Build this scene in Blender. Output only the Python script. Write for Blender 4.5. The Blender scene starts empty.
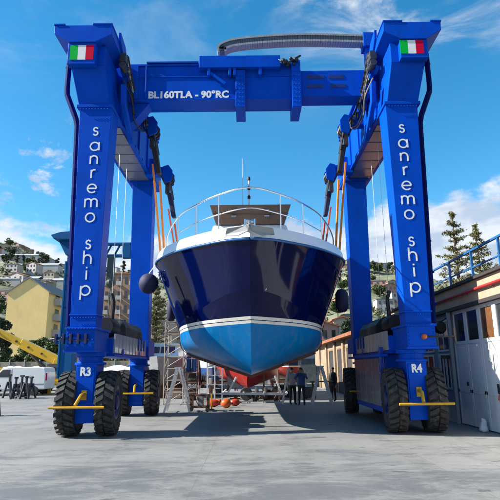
import bpy, math, random
import numpy as np
from mathutils import Vector, Matrix
R = math.radians
rnd = random.Random(7)
S = bpy.context.scene
COL = S.collection

# ---------------------------------------------------------------- camera
CAM_H, PITCH, ROLL = 1.75, R(13.2), R(0.6)
cam = bpy.data.objects.new('camera', bpy.data.cameras.new('camera'))
COL.objects.link(cam)
cam.data.sensor_width = 36.0
cam.data.lens = 36.0
cam.data.clip_start = 0.1
cam.data.clip_end = 9000
cam.matrix_world = Matrix.Translation((0, 0, CAM_H)) @ Matrix.Rotation(R(90) + PITCH, 4, 'X') @ Matrix.Rotation(-ROLL, 4, 'Z')
S.camera = cam

# ---------------------------------------------------------------- sun, sky, exposure
SUN_TO = Vector((1.0, 0.12, -0.70)).normalized()          # the way the light travels
sun = bpy.data.objects.new('sun', bpy.data.lights.new('sun', 'SUN'))
COL.objects.link(sun)
sun.data.energy = 5.0
sun.data.angle = R(0.5)
sun.data.color = (1.0, 0.94, 0.85)
sun.rotation_euler = SUN_TO.to_track_quat('-Z', 'Y').to_euler()
SUN_EL = math.asin(-SUN_TO.z)
SUN_AZ = math.atan2(-SUN_TO.x, -SUN_TO.y)

world = bpy.data.worlds.new('World')
S.world = world
world.use_nodes = True


def build_world():
    nt = world.node_tree
    n, l = nt.nodes, nt.links
    for x in list(n):
        n.remove(x)
    out = n.new('ShaderNodeOutputWorld')
    bg = n.new('ShaderNodeBackground')
    bg.inputs['Strength'].default_value = 0.084
    l.new(bg.outputs[0], out.inputs[0])
    sky = n.new('ShaderNodeTexSky')
    sky.sky_type = 'NISHITA'
    sky.sun_disc = False
    sky.sun_elevation = SUN_EL
    sky.sun_rotation = SUN_AZ % (2 * math.pi)
    sky.air_density = 1.0
    sky.dust_density = 0.15
    sky.ozone_density = 2.2
    hs = n.new('ShaderNodeHueSaturation')
    hs.inputs['Hue'].default_value = 0.487
    hs.inputs['Saturation'].default_value = 1.37
    hs.inputs['Value'].default_value = 1.1
    l.new(sky.outputs[0], hs.inputs['Color'])
    # clouds live on the direction sphere
    tc = n.new('ShaderNodeTexCoord')
    sep = n.new('ShaderNodeSeparateXYZ')
    l.new(tc.outputs['Generated'], sep.inputs[0])

    def M(op, a, b=None, c=None):
        m = n.new('ShaderNodeMath')
        m.operation = op
        for i, v in enumerate((a, b, c)):
            if v is None:
                continue
            if isinstance(v, (int, float)):
                m.inputs[i].default_value = v
            else:
                l.new(v, m.inputs[i])
        return m.outputs[0]

    def SM(v, a, b):
        m = n.new('ShaderNodeMapRange')
        m.interpolation_type = 'SMOOTHSTEP'
        l.new(v, m.inputs[0])
        m.inputs[1].default_value = a
        m.inputs[2].default_value = b
        return m.outputs[0]
    az = M('ARCTAN2', sep.outputs[0], sep.outputs[1])
    el = M('ARCSINE', sep.outputs[2])

    def noise(sx, sy, scale, detail, rough, off=0.0, dist=0.0):
        cb = n.new('ShaderNodeCombineXYZ')
        l.new(M('MULTIPLY', az, sx), cb.inputs[0])
        l.new(M('MULTIPLY', el, sy), cb.inputs[1])
        cb.inputs[2].default_value = off
        t = n.new('ShaderNodeTexNoise')
        t.inputs['Scale'].default_value = scale
        t.inputs['Detail'].default_value = detail
        t.inputs['Roughness'].default_value = rough
        t.inputs['Distortion'].default_value = dist
        l.new(cb.outputs[0], t.inputs['Vector'])
        return t.outputs[0]
    # cumulus bank along the hills
    n1 = noise(1, 1.6, 7.0, 9, 0.56, 3.1, 0.15)
    top = M('ADD', 0.256, M('MULTIPLY', SM(az, -0.1, 0.3), 0.05))   # a little taller towards the right
    bank = M('SUBTRACT', top, el)
    dens = M('ADD', n1, M('MULTIPLY', bank, 4.2))
    cum = SM(dens, 0.48, 0.62)
    # loose puffs on the left
    n2 = noise(1, 1.5, 14.0, 8, 0.6, 9.4, 0.2)
    wl = M('MULTIPLY', SM(az, -0.30, -0.42), M('MULTIPLY', SM(el, 0.18, 0.24), SM(el, 0.52, 0.40)))
    puff = M('MULTIPLY', SM(n2, 0.56, 0.70), wl)
    # thin high veil
    n3 = noise(1.0, 2.6, 3.2, 10, 0.62, 5.0, 0.6)
    wr = M('ADD', M('MULTIPLY', SM(az, 0.02, 0.30), SM(el, 0.52, 0.66)), M('MULTIPLY', SM(el, 0.44, 0.60), 0.14))
    veil = M('MULTIPLY', M('MULTIPLY', SM(n3, 0.41, 0.62), wr), 1.0)
    dens_all = M('MAXIMUM', M('MAXIMUM', cum, M('MULTIPLY', puff, 0.8)), veil)
    # grey bellies on the bank
    n4 = noise(1, 2.2, 9.0, 6, 0.55, 20.0)
    ramp = n.new('ShaderNodeMix')
    ramp.data_type = 'RGBA'
    l.new(SM(n4, 0.38, 0.62), ramp.inputs['Factor'])
    ramp.inputs[6].default_value = (2.7, 3.2, 4.0, 1)
    ramp.inputs[7].default_value = (4.5, 4.7, 5.0, 1)
    mix = n.new('ShaderNodeMix')
    mix.data_type = 'RGBA'
    l.new(M('MULTIPLY', dens_all, 0.93), mix.inputs['Factor'])
    l.new(hs.outputs[0], mix.inputs[6])
    l.new(ramp.outputs[2], mix.inputs[7])
    l.new(mix.outputs[2], bg.inputs['Color'])


build_world()
S.view_settings.view_transform = 'Standard'
S.view_settings.look = 'None'
S.view_settings.gamma = 1.0
S.view_settings.exposure = 1.3
S.view_settings.use_curve_mapping = False
S.render.engine = 'CYCLES'

# ================================================================ helpers


def at(px, py, Y):
    """a point of the place seen at photo pixel (500 px wide) and Y metres ahead"""
    u = (px - 250) / 500
    v = (250 - py) / 500
    u, v = u * math.cos(ROLL) + v * math.sin(ROLL), -u * math.sin(ROLL) + v * math.cos(ROLL)
    k = math.cos(PITCH) - v * math.sin(PITCH)
    s = math.sin(PITCH) + v * math.cos(PITCH)
    return Vector((u * Y / k, Y, CAM_H + Y * s / k))


def ground_at(px, py):
    u = (px - 250) / 500
    v = (250 - py) / 500
    u, v = u * math.cos(ROLL) + v * math.sin(ROLL), -u * math.sin(ROLL) + v * math.cos(ROLL)
    k = math.cos(PITCH) - v * math.sin(PITCH)
    s = math.sin(PITCH) + v * math.cos(PITCH)
    Y = -CAM_H * k / s
    return Vector((u * Y / k, Y, 0))


class MB:
    def __init__(self):
        self.v, self.f, self.m = [], [], []
        self.cur = 0

    def add(self, vs, fs):
        b = len(self.v)
        self.v += [tuple(p) for p in vs]
        self.f += [tuple(b + i for i in f) for f in fs]
        self.m += [self.cur] * len(fs)
        return self

    def box(self, x0, x1, y0, y1, z0, z1):
        x0, x1 = min(x0, x1), max(x0, x1)
        y0, y1 = min(y0, y1), max(y0, y1)
        return self.hexa([(x0, y0, z0), (x1, y0, z0), (x1, y1, z0), (x0, y1, z0), (x0, y0, z1), (x1, y0, z1), (x1, y1, z1), (x0, y1, z1)])

    def hexa(self, p):
        return self.add(p, [(0, 3, 2, 1), (4, 5, 6, 7), (0, 1, 5, 4), (1, 2, 6, 5), (2, 3, 7, 6), (3, 0, 4, 7)])

    def bar(self, p, q, w, h=None, up=(0, 0, 1)):
        h = h or w
        p, q = Vector(p), Vector(q)
        d = (q - p).normalized()
        u = Vector(up)
        if abs(d.dot(u)) > 0.98:
            u = Vector((0, 1, 0))
        s = d.cross(u).normalized() * (w / 2)
        t = s.cross(d).normalized() * (h / 2)
        return self.hexa([p - s - t, p + s - t, q + s - t, q - s - t, p - s + t, p + s + t, q + s + t, q - s + t])

    def tube(self, pts, r, n=8, cap=True, closed=False):
        pts = [Vector(p) for p in pts]
        rs = r if isinstance(r, (list, tuple)) else [r] * len(pts)
        base = len(self.v)
        prev = None
        N = len(pts)
        for i, p in enumerate(pts):
            a = pts[i - 1] if (i > 0 or closed) else p
            b = pts[(i + 1) % N] if (i < N - 1 or closed) else p
            d = (b - a).normalized()
            if prev is None:
                u = Vector((0, 0, 1)) if abs(d.z) < 0.9 else Vector((1, 0, 0))
                s = d.cross(u).normalized()
            else:
                s = (prev - d * prev.dot(d)).normalized()
            prev = s
            t = d.cross(s)
            for k in range(n):
                a_ = 2 * math.pi * k / n
                self.v.append(tuple(p + (s * math.cos(a_) + t * math.sin(a_)) * rs[i]))
        for i in range(N if closed else N - 1):
            j = (i + 1) % N
            for k in range(n):
                k2 = (k + 1) % n
                self.f.append((base + i * n + k, base + i * n + k2, base + j * n + k2, base + j * n + k))
                self.m.append(self.cur)
        if cap and not closed:
            self.f.append(tuple(base + k for k in range(n))[::-1])
            self.f.append(tuple(base + (N - 1) * n + k for k in range(n)))
            self.m += [self.cur, self.cur]
        return self

    def lathe(self, prof, origin=(0, 0, 0), axis='Z', n=24, cap=True):
        """prof: list of (radius, height along axis)"""
        base = len(self.v)
        o = Vector(origin)
        for r, h in prof:
            for k in range(n):
                a = 2 * math.pi * k / n
                c, s = r * math.cos(a), r * math.sin(a)
                p = {'Z': (c, s, h), 'X': (h, c, s), 'Y': (s, h, c)}[axis]
                self.v.append(tuple(o + Vector(p)))
        for i in range(len(prof) - 1):
            for k in range(n):
                k2 = (k + 1) % n
                self.f.append((base + i * n + k, base + i * n + k2, base + (i + 1) * n + k2, base + (i + 1) * n + k))
                self.m.append(self.cur)
        if not cap:
            return self
        self.f.append(tuple(base + k for k in range(n))[::-1])
        e = base + (len(prof) - 1) * n
        self.f.append(tuple(e + k for k in range(n)))
        self.m += [self.cur, self.cur]
        return self

    def prism(self, poly, y0, y1, plane='XZ'):
        """poly of (a,b); extruded along the third axis from y0 to y1"""
        n = len(poly)

        def pt(a, b, c):
            return {'XZ': (a, c, b), 'YZ': (c, a, b), 'XY': (a, b, c)}[plane]
        vs = [pt(a, b, y0) for a, b in poly] + [pt(a, b, y1) for a, b in poly]
        fs = [tuple(range(n))[::-1], tuple(range(n, 2 * n))]
        fs += [(i, (i + 1) % n, n + (i + 1) % n, n + i) for i in range(n)]
        return self.add(vs, fs)

    def grid(self, rows, flip=False):
        base = len(self.v)
        m = len(rows[0])
        for r in rows:
            self.v += [tuple(p) for p in r]
        for i in range(len(rows) - 1):
            for j in range(m - 1):
                q = (base + i * m + j, base + i * m + j + 1, base + (i + 1) * m + j + 1, base + (i + 1) * m + j)
                self.f.append(q[::-1] if flip else q)
                self.m.append(self.cur)
        return self

    def blob(self, c, r, n=10, squash=(1, 1, 1)):
        prof = [(max(0.001, math.sin(math.pi * i / n)) * r, -math.cos(math.pi * i / n) * r) for i in range(n + 1)]
        b = len(self.v)
        self.lathe(prof, (0, 0, 0), 'Z', 12)
        for i in range(b, len(self.v)):
            x, y, z = self.v[i]
            self.v[i] = (c[0] + x * squash[0], c[1] + y * squash[1], c[2] + z * squash[2])
        return self

    def build(self, name, mats, parent=None, smooth=None, bevel=0, label=None, cat=None, group=None, kind=None, recalc=True):
        me = bpy.data.meshes.new(name)
        off = Vector((0, 0, 0))
        q = parent
        while q is not None:
            off += q.location
            q = q.parent
        me.from_pydata([(x - off.x, y - off.y, z - off.z) for x, y, z in self.v], [], self.f)
        mats = mats if isinstance(mats, (list, tuple)) else [mats]
        for m in mats:
            me.materials.append(m)
        if len(mats) > 1:
            me.polygons.foreach_set('material_index', self.m)
        if recalc:
            import bmesh
            bm = bmesh.new()
            bm.from_mesh(me)
            bmesh.ops.recalc_face_normals(bm, faces=bm.faces)
            bm.to_mesh(me)
            bm.free()
        me.update()
        if smooth:
            me.polygons.foreach_set('use_smooth', [True] * len(me.polygons))
            if smooth is not True:
                try:
                    me.set_sharp_from_angle(angle=R(smooth))
                except Exception:
                    pass
        o = bpy.data.objects.new(name, me)
        COL.objects.link(o)
        if parent:
            o.parent = parent
        if bevel:
            b = o.modifiers.new('bevel', 'BEVEL')
            b.width = bevel
            b.segments = 2
            b.limit_method = 'ANGLE'
            b.angle_limit = R(40)
            b.harden_normals = False
        tag(o, label, cat, group, kind)
        return o


def tag(o, label=None, cat=None, group=None, kind=None):
    if label:
        o['label'] = label
    if cat:
        o['category'] = cat
    if group:
        o['group'] = group
    if kind:
        o['kind'] = kind
    return o


def thing(name, loc, label, cat, group=None):
    e = bpy.data.objects.new(name, None)
    e.empty_display_size = 0.3
    e.location = loc
    COL.objects.link(e)
    return tag(e, label, cat, group)


def copy_tree(o, parent=None):
    c = o.copy()
    COL.objects.link(c)
    if parent:
        c.parent = parent
    for ch in list(o.children):
        copy_tree(ch, c)
    return c


def spline(pts, n):
    """Catmull-Rom through pts, n samples"""
    P = np.array(pts, float)
    m = len(P)
    d = np.r_[0, np.cumsum(np.linalg.norm(np.diff(P, axis=0), axis=1) ** 0.6)]
    ts = np.linspace(0, d[-1], n)
    T = np.zeros_like(P)
    for i in range(m):
        a, b = max(0, i - 1), min(m - 1, i + 1)
        T[i] = (P[b] - P[a]) / (d[b] - d[a])
    out = []
    for t in ts:
        i = min(m - 2, max(0, int(np.searchsorted(d, t, 'right') - 1)))
        h = d[i + 1] - d[i]
        u = (t - d[i]) / h
        out.append((2 * u**3 - 3 * u**2 + 1) * P[i] + (u**3 - 2 * u**2 + u) * h * T[i] + (-2 * u**3 + 3 * u**2) * P[i + 1] + (u**3 - u**2) * h * T[i + 1])
    return np.array(out)


# ================================================================ materials
def node_mat(name):
    m = bpy.data.materials.new(name)
    m.use_nodes = True
    nt = m.node_tree
    return m, nt, nt.nodes, nt.links, nt.nodes['Principled BSDF']


def mat(name, col, rough=0.5, metal=0.0, var=0.12, scale=3.0, bump=0.0, coat=0.0, spec=0.5, dirt=None, dirt_amt=0.0, bscale=40.0, alpha_island=0.0):
    m, nt, n, l, b = node_mat(name)
    kf = 1.0 if metal > 0.3 else (0.64 if min(col) < 0.6 else 0.86)
    col = tuple(c * kf for c in col)
    dirt = tuple(c * 0.7 for c in dirt) if dirt else None
    b.inputs['Roughness'].default_value = rough
    b.inputs['Metallic'].default_value = metal
    b.inputs['Coat Weight'].default_value = coat
    b.inputs['Coat Roughness'].default_value = 0.06
    b.inputs['Specular IOR Level'].default_value = spec
    tc = n.new('ShaderNodeTexCoord')
    t = n.new('ShaderNodeTexNoise')
    t.inputs['Scale'].default_value = scale
    t.inputs['Detail'].default_value = 6
    t.inputs['Roughness'].default_value = 0.6
    l.new(tc.outputs['Object'], t.inputs['Vector'])
    mr = n.new('ShaderNodeMapRange')
    mr.inputs[1].default_value = 0.3
    mr.inputs[2].default_value = 0.7
    mr.inputs[3].default_value = 1 - var
    mr.inputs[4].default_value = 1 + var
    l.new(t.outputs[0], mr.inputs[0])
    mx = n.new('ShaderNodeMix')
    mx.data_type = 'RGBA'
    mx.blend_type = 'MULTIPLY'
    mx.inputs['Factor'].default_value = 1
    mx.inputs[6].default_value = (*col, 1)
    l.new(mr.outputs[0], mx.inputs[7])
    last = mx.outputs[2]
    if alpha_island:
        g = n.new('ShaderNodeNewGeometry')
        mr2 = n.new('ShaderNodeMapRange')
        mr2.inputs[3].default_value = 1 - alpha_island
        mr2.inputs[4].default_value = 1 + alpha_island
        l.new(g.outputs['Random Per Island'], mr2.inputs[0])
        mx3 = n.new('ShaderNodeMix')
        mx3.data_type = 'RGBA'
        mx3.blend_type = 'MULTIPLY'
        mx3.inputs['Factor'].default_value = 1
        l.new(last, mx3.inputs[6])
        l.new(mr2.outputs[0], mx3.inputs[7])
        last = mx3.outputs[2]
    if dirt:
        t2 = n.new('ShaderNodeTexNoise')
        t2.inputs['Scale'].default_value = scale * 2.3
        t2.inputs['Detail'].default_value = 8
        t2.inputs['Roughness'].default_value = 0.7
        mp = n.new('ShaderNodeMapping')
        mp.inputs['Scale'].default_value = (1, 1, 0.35)
        l.new(tc.outputs['Object'], mp.inputs[0])
        l.new(mp.outputs[0], t2.inputs['Vector'])
        mr3 = n.new('ShaderNodeMapRange')
        mr3.inputs[1].default_value = 0.5
        mr3.inputs[2].default_value = 0.75
        mr3.inputs[4].default_value = dirt_amt
        l.new(t2.outputs[0], mr3.inputs[0])
        mx2 = n.new('ShaderNodeMix')
        mx2.data_type = 'RGBA'
        l.new(mr3.outputs[0], mx2.inputs['Factor'])
        l.new(last, mx2.inputs[6])
        mx2.inputs[7].default_value = (*dirt, 1)
        last = mx2.outputs[2]
    l.new(last, b.inputs['Base Color'])
    if bump:
        t4 = n.new('ShaderNodeTexNoise')
        t4.inputs['Scale'].default_value = bscale
        t4.inputs['Detail'].default_value = 5
        l.new(tc.outputs['Object'], t4.inputs['Vector'])
        bp = n.new('ShaderNodeBump')
        bp.inputs['Strength'].default_value = bump
        bp.inputs['Distance'].default_value = 0.02
        l.new(t4.outputs[0], bp.inputs['Height'])
        l.new(bp.outputs[0], b.inputs['Normal'])
    return m


BLUE = mat('lift_blue_paint', (0.0, 0.094, 0.70), 0.42, var=0.12, scale=1.2, coat=0.0, spec=0.07, dirt=(0.01, 0.03, 0.14), dirt_amt=0.35)
BLUE_PANEL = mat('glossy_blue_panel', (0.0, 0.055, 0.46), 0.18, var=0.10, scale=1.5, coat=0.3)
PANEL_GREY = mat('pale_panel_paint', (0.44, 0.46, 0.50), 0.28, var=0.10, scale=2.0, coat=0.5, dirt=(0.12, 0.11, 0.11), dirt_amt=0.3)
BLUE_OLD = mat('older_lift_paint', (0.0, 0.12, 0.34), 0.6, spec=.15, var=0.15, scale=0.8, dirt=(0.05, 0.07, 0.1), dirt_amt=0.35)
BLACK_RUB = mat('tyre_rubber', (0.022, 0.022, 0.024), 0.75, var=0.25, scale=3, bump=0.25, dirt=(0.16, 0.15, 0.135), dirt_amt=0.75)
BLACK = mat('black_plastic', (0.012, 0.012, 0.014), 0.55, var=0.2)
TARP = mat('black_tarpaulin', (0.012, 0.013, 0.016), 0.55, var=0.2, bump=0.9, bscale=7)
STEEL = mat('stainless_steel', (0.66, 0.67, 0.68), 0.16, metal=1.0, var=0.06)
GALV = mat('galvanised_steel', (0.42, 0.43, 0.44), 0.42, metal=0.8, var=0.15)
DARKSTEEL = mat('dark_greasy_steel', (0.06, 0.06, 0.065), 0.42, metal=0.5, var=0.3, scale=9)
TAN_HOSE = mat('tan_hose', (0.17, 0.145, 0.10), 0.6, var=0.2)
YELLOW = mat('yellow_paint', (0.72, 0.40, 0.012), 0.4, var=0.1, dirt=(0.2, 0.12, 0.03), dirt_amt=0.4)
CRANE_Y = mat('crane_yellow_paint', (0.78, 0.47, 0.01), 0.38, var=0.1, scale=1.0, dirt=(0.25, 0.15, 0.03), dirt_amt=0.25)
WHITE = mat('white_letter_paint', (0.82, 0.82, 0.82), 0.45, var=0.03)
GELCOAT = mat('white_gelcoat', (0.80, 0.80, 0.78), 0.22, var=0.04, coat=0.3)
FLAG_G = mat('flag_green', (0.0, 0.62, 0.07), 0.8, spec=0.1, var=0.03)
FLAG_W = mat('flag_white', (0.80, 0.80, 0.80), 0.8, var=0.03)
FLAG_R = mat('flag_red', (0.85, 0.0, 0.05), 0.8, spec=0.1, var=0.03)
ORANGE_SL = mat('orange_webbing', (1.0, 0.31, 0.03), 0.7, var=0.2, scale=6, bump=0.3)
RED_SL = mat('faded_red_webbing', (0.75, 0.13, 0.05), 0.7, var=0.2, scale=6, bump=0.3)
SLEEVE = mat('reddish_brown_chafe_sleeve', (0.20, 0.09, 0.07), 0.8, var=0.3, scale=6, bump=0.3)
PAD = mat('navy_sling_pad', (0.012, 0.02, 0.09), 0.7, var=0.25, bump=0.3)
NAVY_VINYL = mat('navy_fender_cover', (0.012, 0.018, 0.085), 0.72, var=0.12, bump=0.15)
BROWN_CANVAS = mat('brown_canvas', (0.24, 0.145, 0.095), 0.75, var=0.15, scale=4, bump=0.2)
GLASS_DK = mat('dark_window_glass', (0.045, 0.052, 0.06), 0.07, var=0.2, spec=0.8)
ORANGE = mat('orange_plastic', (0.80, 0.13, 0.012), 0.4, var=0.1)
REDHULL = mat('red_antifouling', (0.50, 0.035, 0.02), 0.6, var=0.2, scale=3, dirt=(0.2, 0.05, 0.04), dirt_amt=0.4)
WOOD = mat('weathered_wood', (0.30, 0.20, 0.12), 0.75, var=0.3, scale=5, bump=0.3)
RUST = mat('rusty_steel', (0.17, 0.075, 0.04), 0.75, var=0.35, scale=8)
TANPAINT = mat('tan_scaffold_tube', (0.40, 0.34, 0.28), 0.5, var=0.25, metal=0.2)
BLUEPLAS = mat('blue_plastic', (0.02, 0.10, 0.42), 0.45, var=0.15)
ALU = mat('bare_aluminium', (0.62, 0.63, 0.64), 0.32, metal=0.85, var=0.12)
CHAINGREY = mat('grey_cable_chain', (0.09, 0.10, 0.12), 0.5, metal=0.4, var=0.2, scale=9)
CHAINLINK = mat('pale_chain_link', (0.30, 0.31, 0.31), 0.5, metal=0.4, var=0.2, scale=9)
VANWHITE = mat('van_white_paint', (0.78, 0.78, 0.78), 0.25, var=0.03, coat=0.5)
SKIN = mat('skin', (0.48, 0.27, 0.18), 0.55, var=0.08)
HAIR = mat('dark_hair', (0.02, 0.014, 0.01), 0.6, var=0.2)
CLOTH_DK = mat('dark_workwear', (0.018, 0.02, 0.028), 0.8, var=0.25, bump=0.2)
CLOTH_BLUE = mat('blue_workwear', (0.03, 0.09, 0.32), 0.8, var=0.2, bump=0.2)
CLOTH_WHITE = mat('pale_workwear', (0.50, 0.49, 0.48), 0.8, var=0.2, bump=0.2)
STEELGREY = mat('grey_hull_paint', (0.38, 0.39, 0.40), 0.35, var=0.08)

# background
YELLOWWALL = mat('ochre_yellow_plaster', (1.2, 0.88, 0.35), 0.85, var=0.06, scale=0.4, dirt=(0.42, 0.28, 0.12), dirt_amt=0.2)
CREAMWALL = mat('cream_plaster', (0.56, 0.49, 0.38), 0.85, var=0.1, scale=0.5, dirt=(0.25, 0.2, 0.15), dirt_amt=0.25)
PEACHWALL = mat('peach_plaster', (0.50, 0.33, 0.23), 0.85, var=0.08, scale=0.4)
WHITEWALL = mat('white_plaster', (0.64, 0.62, 0.58), 0.85, var=0.08, scale=0.4, dirt=(0.4, 0.36, 0.3), dirt_amt=0.3)
PINKWALL = mat('pink_plaster', (0.52, 0.33, 0.27), 0.85, var=0.1, scale=0.4)
STONEWALL = mat('sunlit_beige_render', (0.44, 0.33, 0.22), 0.9, var=0.18, scale=1.0, dirt=(0.2, 0.15, 0.1), dirt_amt=0.45, bump=0.3, bscale=12)
TILE = mat('terracotta_tiles', (0.40, 0.15, 0.07), 0.8, var=0.3, scale=2.0, bump=0.5, bscale=9)
GREYROOF = mat('grey_roof', (0.30, 0.29, 0.28), 0.8, var=0.2, scale=0.5)
FASCIA = mat('peach_fascia_plaster', (0.60, 0.42, 0.29), 0.8, var=0.10, scale=2.0, dirt=(0.32, 0.2, 0.13), dirt_amt=0.35)
REDPIPE = mat('red_pipe_paint', (0.45, 0.035, 0.03), 0.45, var=0.15)
DOORWHITE = mat('white_door_paint', (0.70, 0.71, 0.72), 0.5, var=0.05, scale=1.5, dirt=(0.4, 0.38, 0.34), dirt_amt=0.4)
SHEDWALL = mat('pale_blue_grey_wall', (0.40, 0.43, 0.46), 0.7, var=0.1, scale=1.2, dirt=(0.2, 0.2, 0.2), dirt_amt=0.3)
RAILBLUE = mat('blue_railing_paint', (0.02, 0.15, 0.42), 0.45, var=0.1)
GREENHOUSE = mat('whitewashed_greenhouse_glass', (0.55, 0.56, 0.54), 0.5, var=0.12, scale=0.1)
FENCENET = mat('beige_netting', (0.38, 0.33, 0.24), 0.9, var=0.25, scale=2, bump=0.4)
BARK = mat('bark', (0.10, 0.07, 0.05), 0.9, var=0.3, scale=3)


def leaf(name, col, isl=0.45):
    return mat(name, col, 0.65, var=0.35, scale=0.6, alpha_island=isl, spec=0.3)


LEAF_DK = leaf('dark_evergreen_leaf', (0.055, 0.085, 0.038))
LEAF_MID = leaf('mid_green_leaf', (0.10, 0.145, 0.045))
LEAF_OLIVE = leaf('olive_green_leaf', (0.21, 0.22, 0.12))  # green lightened so the colour carries some distance haze
LEAF_PINE = leaf('norfolk_pine_needle', (0.21, 0.205, 0.085))


def ground_material():
    m, nt, n, l, b = node_mat('stained_concrete')
    tc = n.new('ShaderNodeTexCoord')

    def noise(scale, detail=8, rough=0.6, sc=(1, 1, 1), dist=0.0, loc=(0, 0, 0)):
        mp = n.new('ShaderNodeMapping')
        mp.inputs['Scale'].default_value = sc
        mp.inputs['Location'].default_value = loc
        l.new(tc.outputs['Object'], mp.inputs[0])
        t = n.new('ShaderNodeTexNoise')
        t.inputs['Scale'].default_value = scale
        t.inputs['Detail'].default_value = detail
        t.inputs['Roughness'].default_value = rough
        t.inputs['Distortion'].default_value = dist
        l.new(mp.outputs[0], t.inputs['Vector'])
        return t.outputs[0]

    def rng(v, a, b_, c, d):
        r = n.new('ShaderNodeMapRange')
        r.interpolation_type = 'SMOOTHSTEP'
        l.new(v, r.inputs[0])
        for i, x in enumerate((a, b_, c, d)):
            r.inputs[1 + i].default_value = x
        return r.outputs[0]

    def mixc(f, a, c2, blend='MIX'):
        mx = n.new('ShaderNodeMix')
        mx.data_type = 'RGBA'
        mx.blend_type = blend
        for sock, v in (('Factor', f), (6, a), (7, c2)):
            if isinstance(v, (int, float)):
                mx.inputs[sock].default_value = v
            elif isinstance(v, tuple):
                mx.inputs[sock].default_value = (*v, 1)
            else:
                l.new(v, mx.inputs[sock])
        return mx.outputs[2]
    c = mixc(rng(noise(0.35, 6, 0.6), 0.35, 0.65, 0, 1), (0.165, 0.17, 0.165), (0.215, 0.215, 0.205))
    # broad worn and damp patches
    sep = n.new('ShaderNodeSeparateXYZ')
    l.new(tc.outputs['Object'], sep.inputs[0])
    near = rng(sep.outputs[1], 12.2, 7.5, 0, 1)
    pat = noise(0.9, 14, 0.80, (0.55, 1.15, 1), 0.5)
    pm = n.new('ShaderNodeMath')
    pm.operation = 'MULTIPLY_ADD'
    l.new(near, pm.inputs[0])
    pm.inputs[1].default_value = 0.105
    l.new(pat, pm.inputs[2])
    c = mixc(rng(pm.outputs[0], 0.50, 0.64, 0, 0.62), c, (0.072, 0.080, 0.092))
    c = mixc(rng(noise(3.4, 14, 0.82, (0.45, 1.3, 1), 0.5, (4, 9, 0)), 0.53, 0.68, 0, 0.5), c, (0.075, 0.08, 0.078))
    c = mixc(rng(noise(11, 10, 0.8, (0.7, 1.2, 1), 0.3, (2, 5, 0)), 0.52, 0.70, 0, 0.35), c, (0.09, 0.092, 0.09))
    c = mixc(rng(noise(1.4, 12, 0.75, (0.7, 1.4, 1), 0.5, (14, 3, 0)), 0.54, 0.70, 0, 0.5), c, (0.30, 0.29, 0.26))
    # tyre tracks: soft dark bands running along the yard
    wv = n.new('ShaderNodeTexWave')
    wv.inputs['Scale'].default_value = 0.15
    wv.inputs['Distortion'].default_value = 2.5
    wv.inputs['Detail'].default_value = 3
    wv.inputs['Detail Scale'].default_value = 0.6
    l.new(tc.outputs['Object'], wv.inputs['Vector'])
    tr = n.new('ShaderNodeMath')
    tr.operation = 'MULTIPLY'
    l.new(rng(wv.outputs[1], 0.86, 0.98, 0, 0.35), tr.inputs[0])
    l.new(rng(noise(4, 6, .7), .4, .6, 0, 1), tr.inputs[1])
    c = mixc(tr.outputs[0], c, (0.09, 0.09, 0.088))
    # hairline cracks
    vo = n.new('ShaderNodeTexVoronoi')
    vo.feature = 'DISTANCE_TO_EDGE'
    vo.inputs['Scale'].default_value = 0.42
    mpv = n.new('ShaderNodeMix')
    mpv.data_type = 'RGBA'
    mpv.blend_type = 'ADD'
    mpv.inputs['Factor'].default_value = 0.9
    l.new(tc.outputs['Object'], mpv.inputs[6])
    nv = n.new('ShaderNodeTexNoise')
    nv.inputs['Scale'].default_value = 1.6
    nv.inputs['Detail'].default_value = 8
    l.new(tc.outputs['Object'], nv.inputs['Vector'])
    l.new(nv.outputs[1], mpv.inputs[7])
    l.new(mpv.outputs[2], vo.inputs['Vector'])
    ck = n.new('ShaderNodeMath')
    ck.operation = 'MULTIPLY'
    l.new(rng(vo.outputs[0], 0.0, 0.007, 0.4, 0), ck.inputs[0])
    l.new(rng(noise(.3, 2, .5, (1, 1, 1), 0, (8, 2, 0)), .54, .60, 0, 1), ck.inputs[1])
    c = mixc(ck.outputs[0], c, (0.05, 0.05, 0.05))
    # oil spots
    c = mixc(rng(noise(1.3, 5, 0.5, (1, 2.2, 1), 0.3, (31, 7, 0)), 0.655, 0.70, 0, 0.75), c, (0.045, 0.045, 0.045))
    # fine speckle
    c = mixc(rng(noise(60, 4, 0.7), 0.3, 0.7, 0.25, 0), c, (0.075, 0.075, 0.072))
    # slab joints
    br = n.new('ShaderNodeTexBrick')
    br.offset = 0.0
    br.inputs['Scale'].default_value = 1.0
    br.inputs['Mortar Size'].default_value = 0.008
    br.inputs['Mortar Smooth'].default_value = 0.2
    br.inputs['Brick Width'].default_value = 4.2
    br.inputs['Row Height'].default_value = 4.8
    mpb = n.new('ShaderNodeMapping')
    mpb.inputs['Location'].default_value = (0.9, 1.1, 0)
    l.new(tc.outputs['Object'], mpb.inputs[0])
    l.new(mpb.outputs[0], br.inputs['Vector'])
    jm = n.new('ShaderNodeMath')
    jm.operation = 'MULTIPLY'
    l.new(br.outputs['Fac'], jm.inputs[0])
    jm.inputs[1].default_value = 0.6
    c = mixc(jm.outputs[0], c, (0.10, 0.10, 0.095))
    l.new(c, b.inputs['Base Color'])
    b.inputs['Roughness'].default_value = 0.75
    r2 = rng(pm.outputs[0], 0.5, 0.7, 0.8, 0.55)
    l.new(r2, b.inputs['Roughness'])
    bp = n.new('ShaderNodeBump')
    bp.inputs['Strength'].default_value = 0.35
    bp.inputs['Distance'].default_value = 0.01
    l.new(noise(25, 8, 0.7), bp.inputs['Height'])
    l.new(bp.outputs[0], b.inputs['Normal'])
    return m


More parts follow.
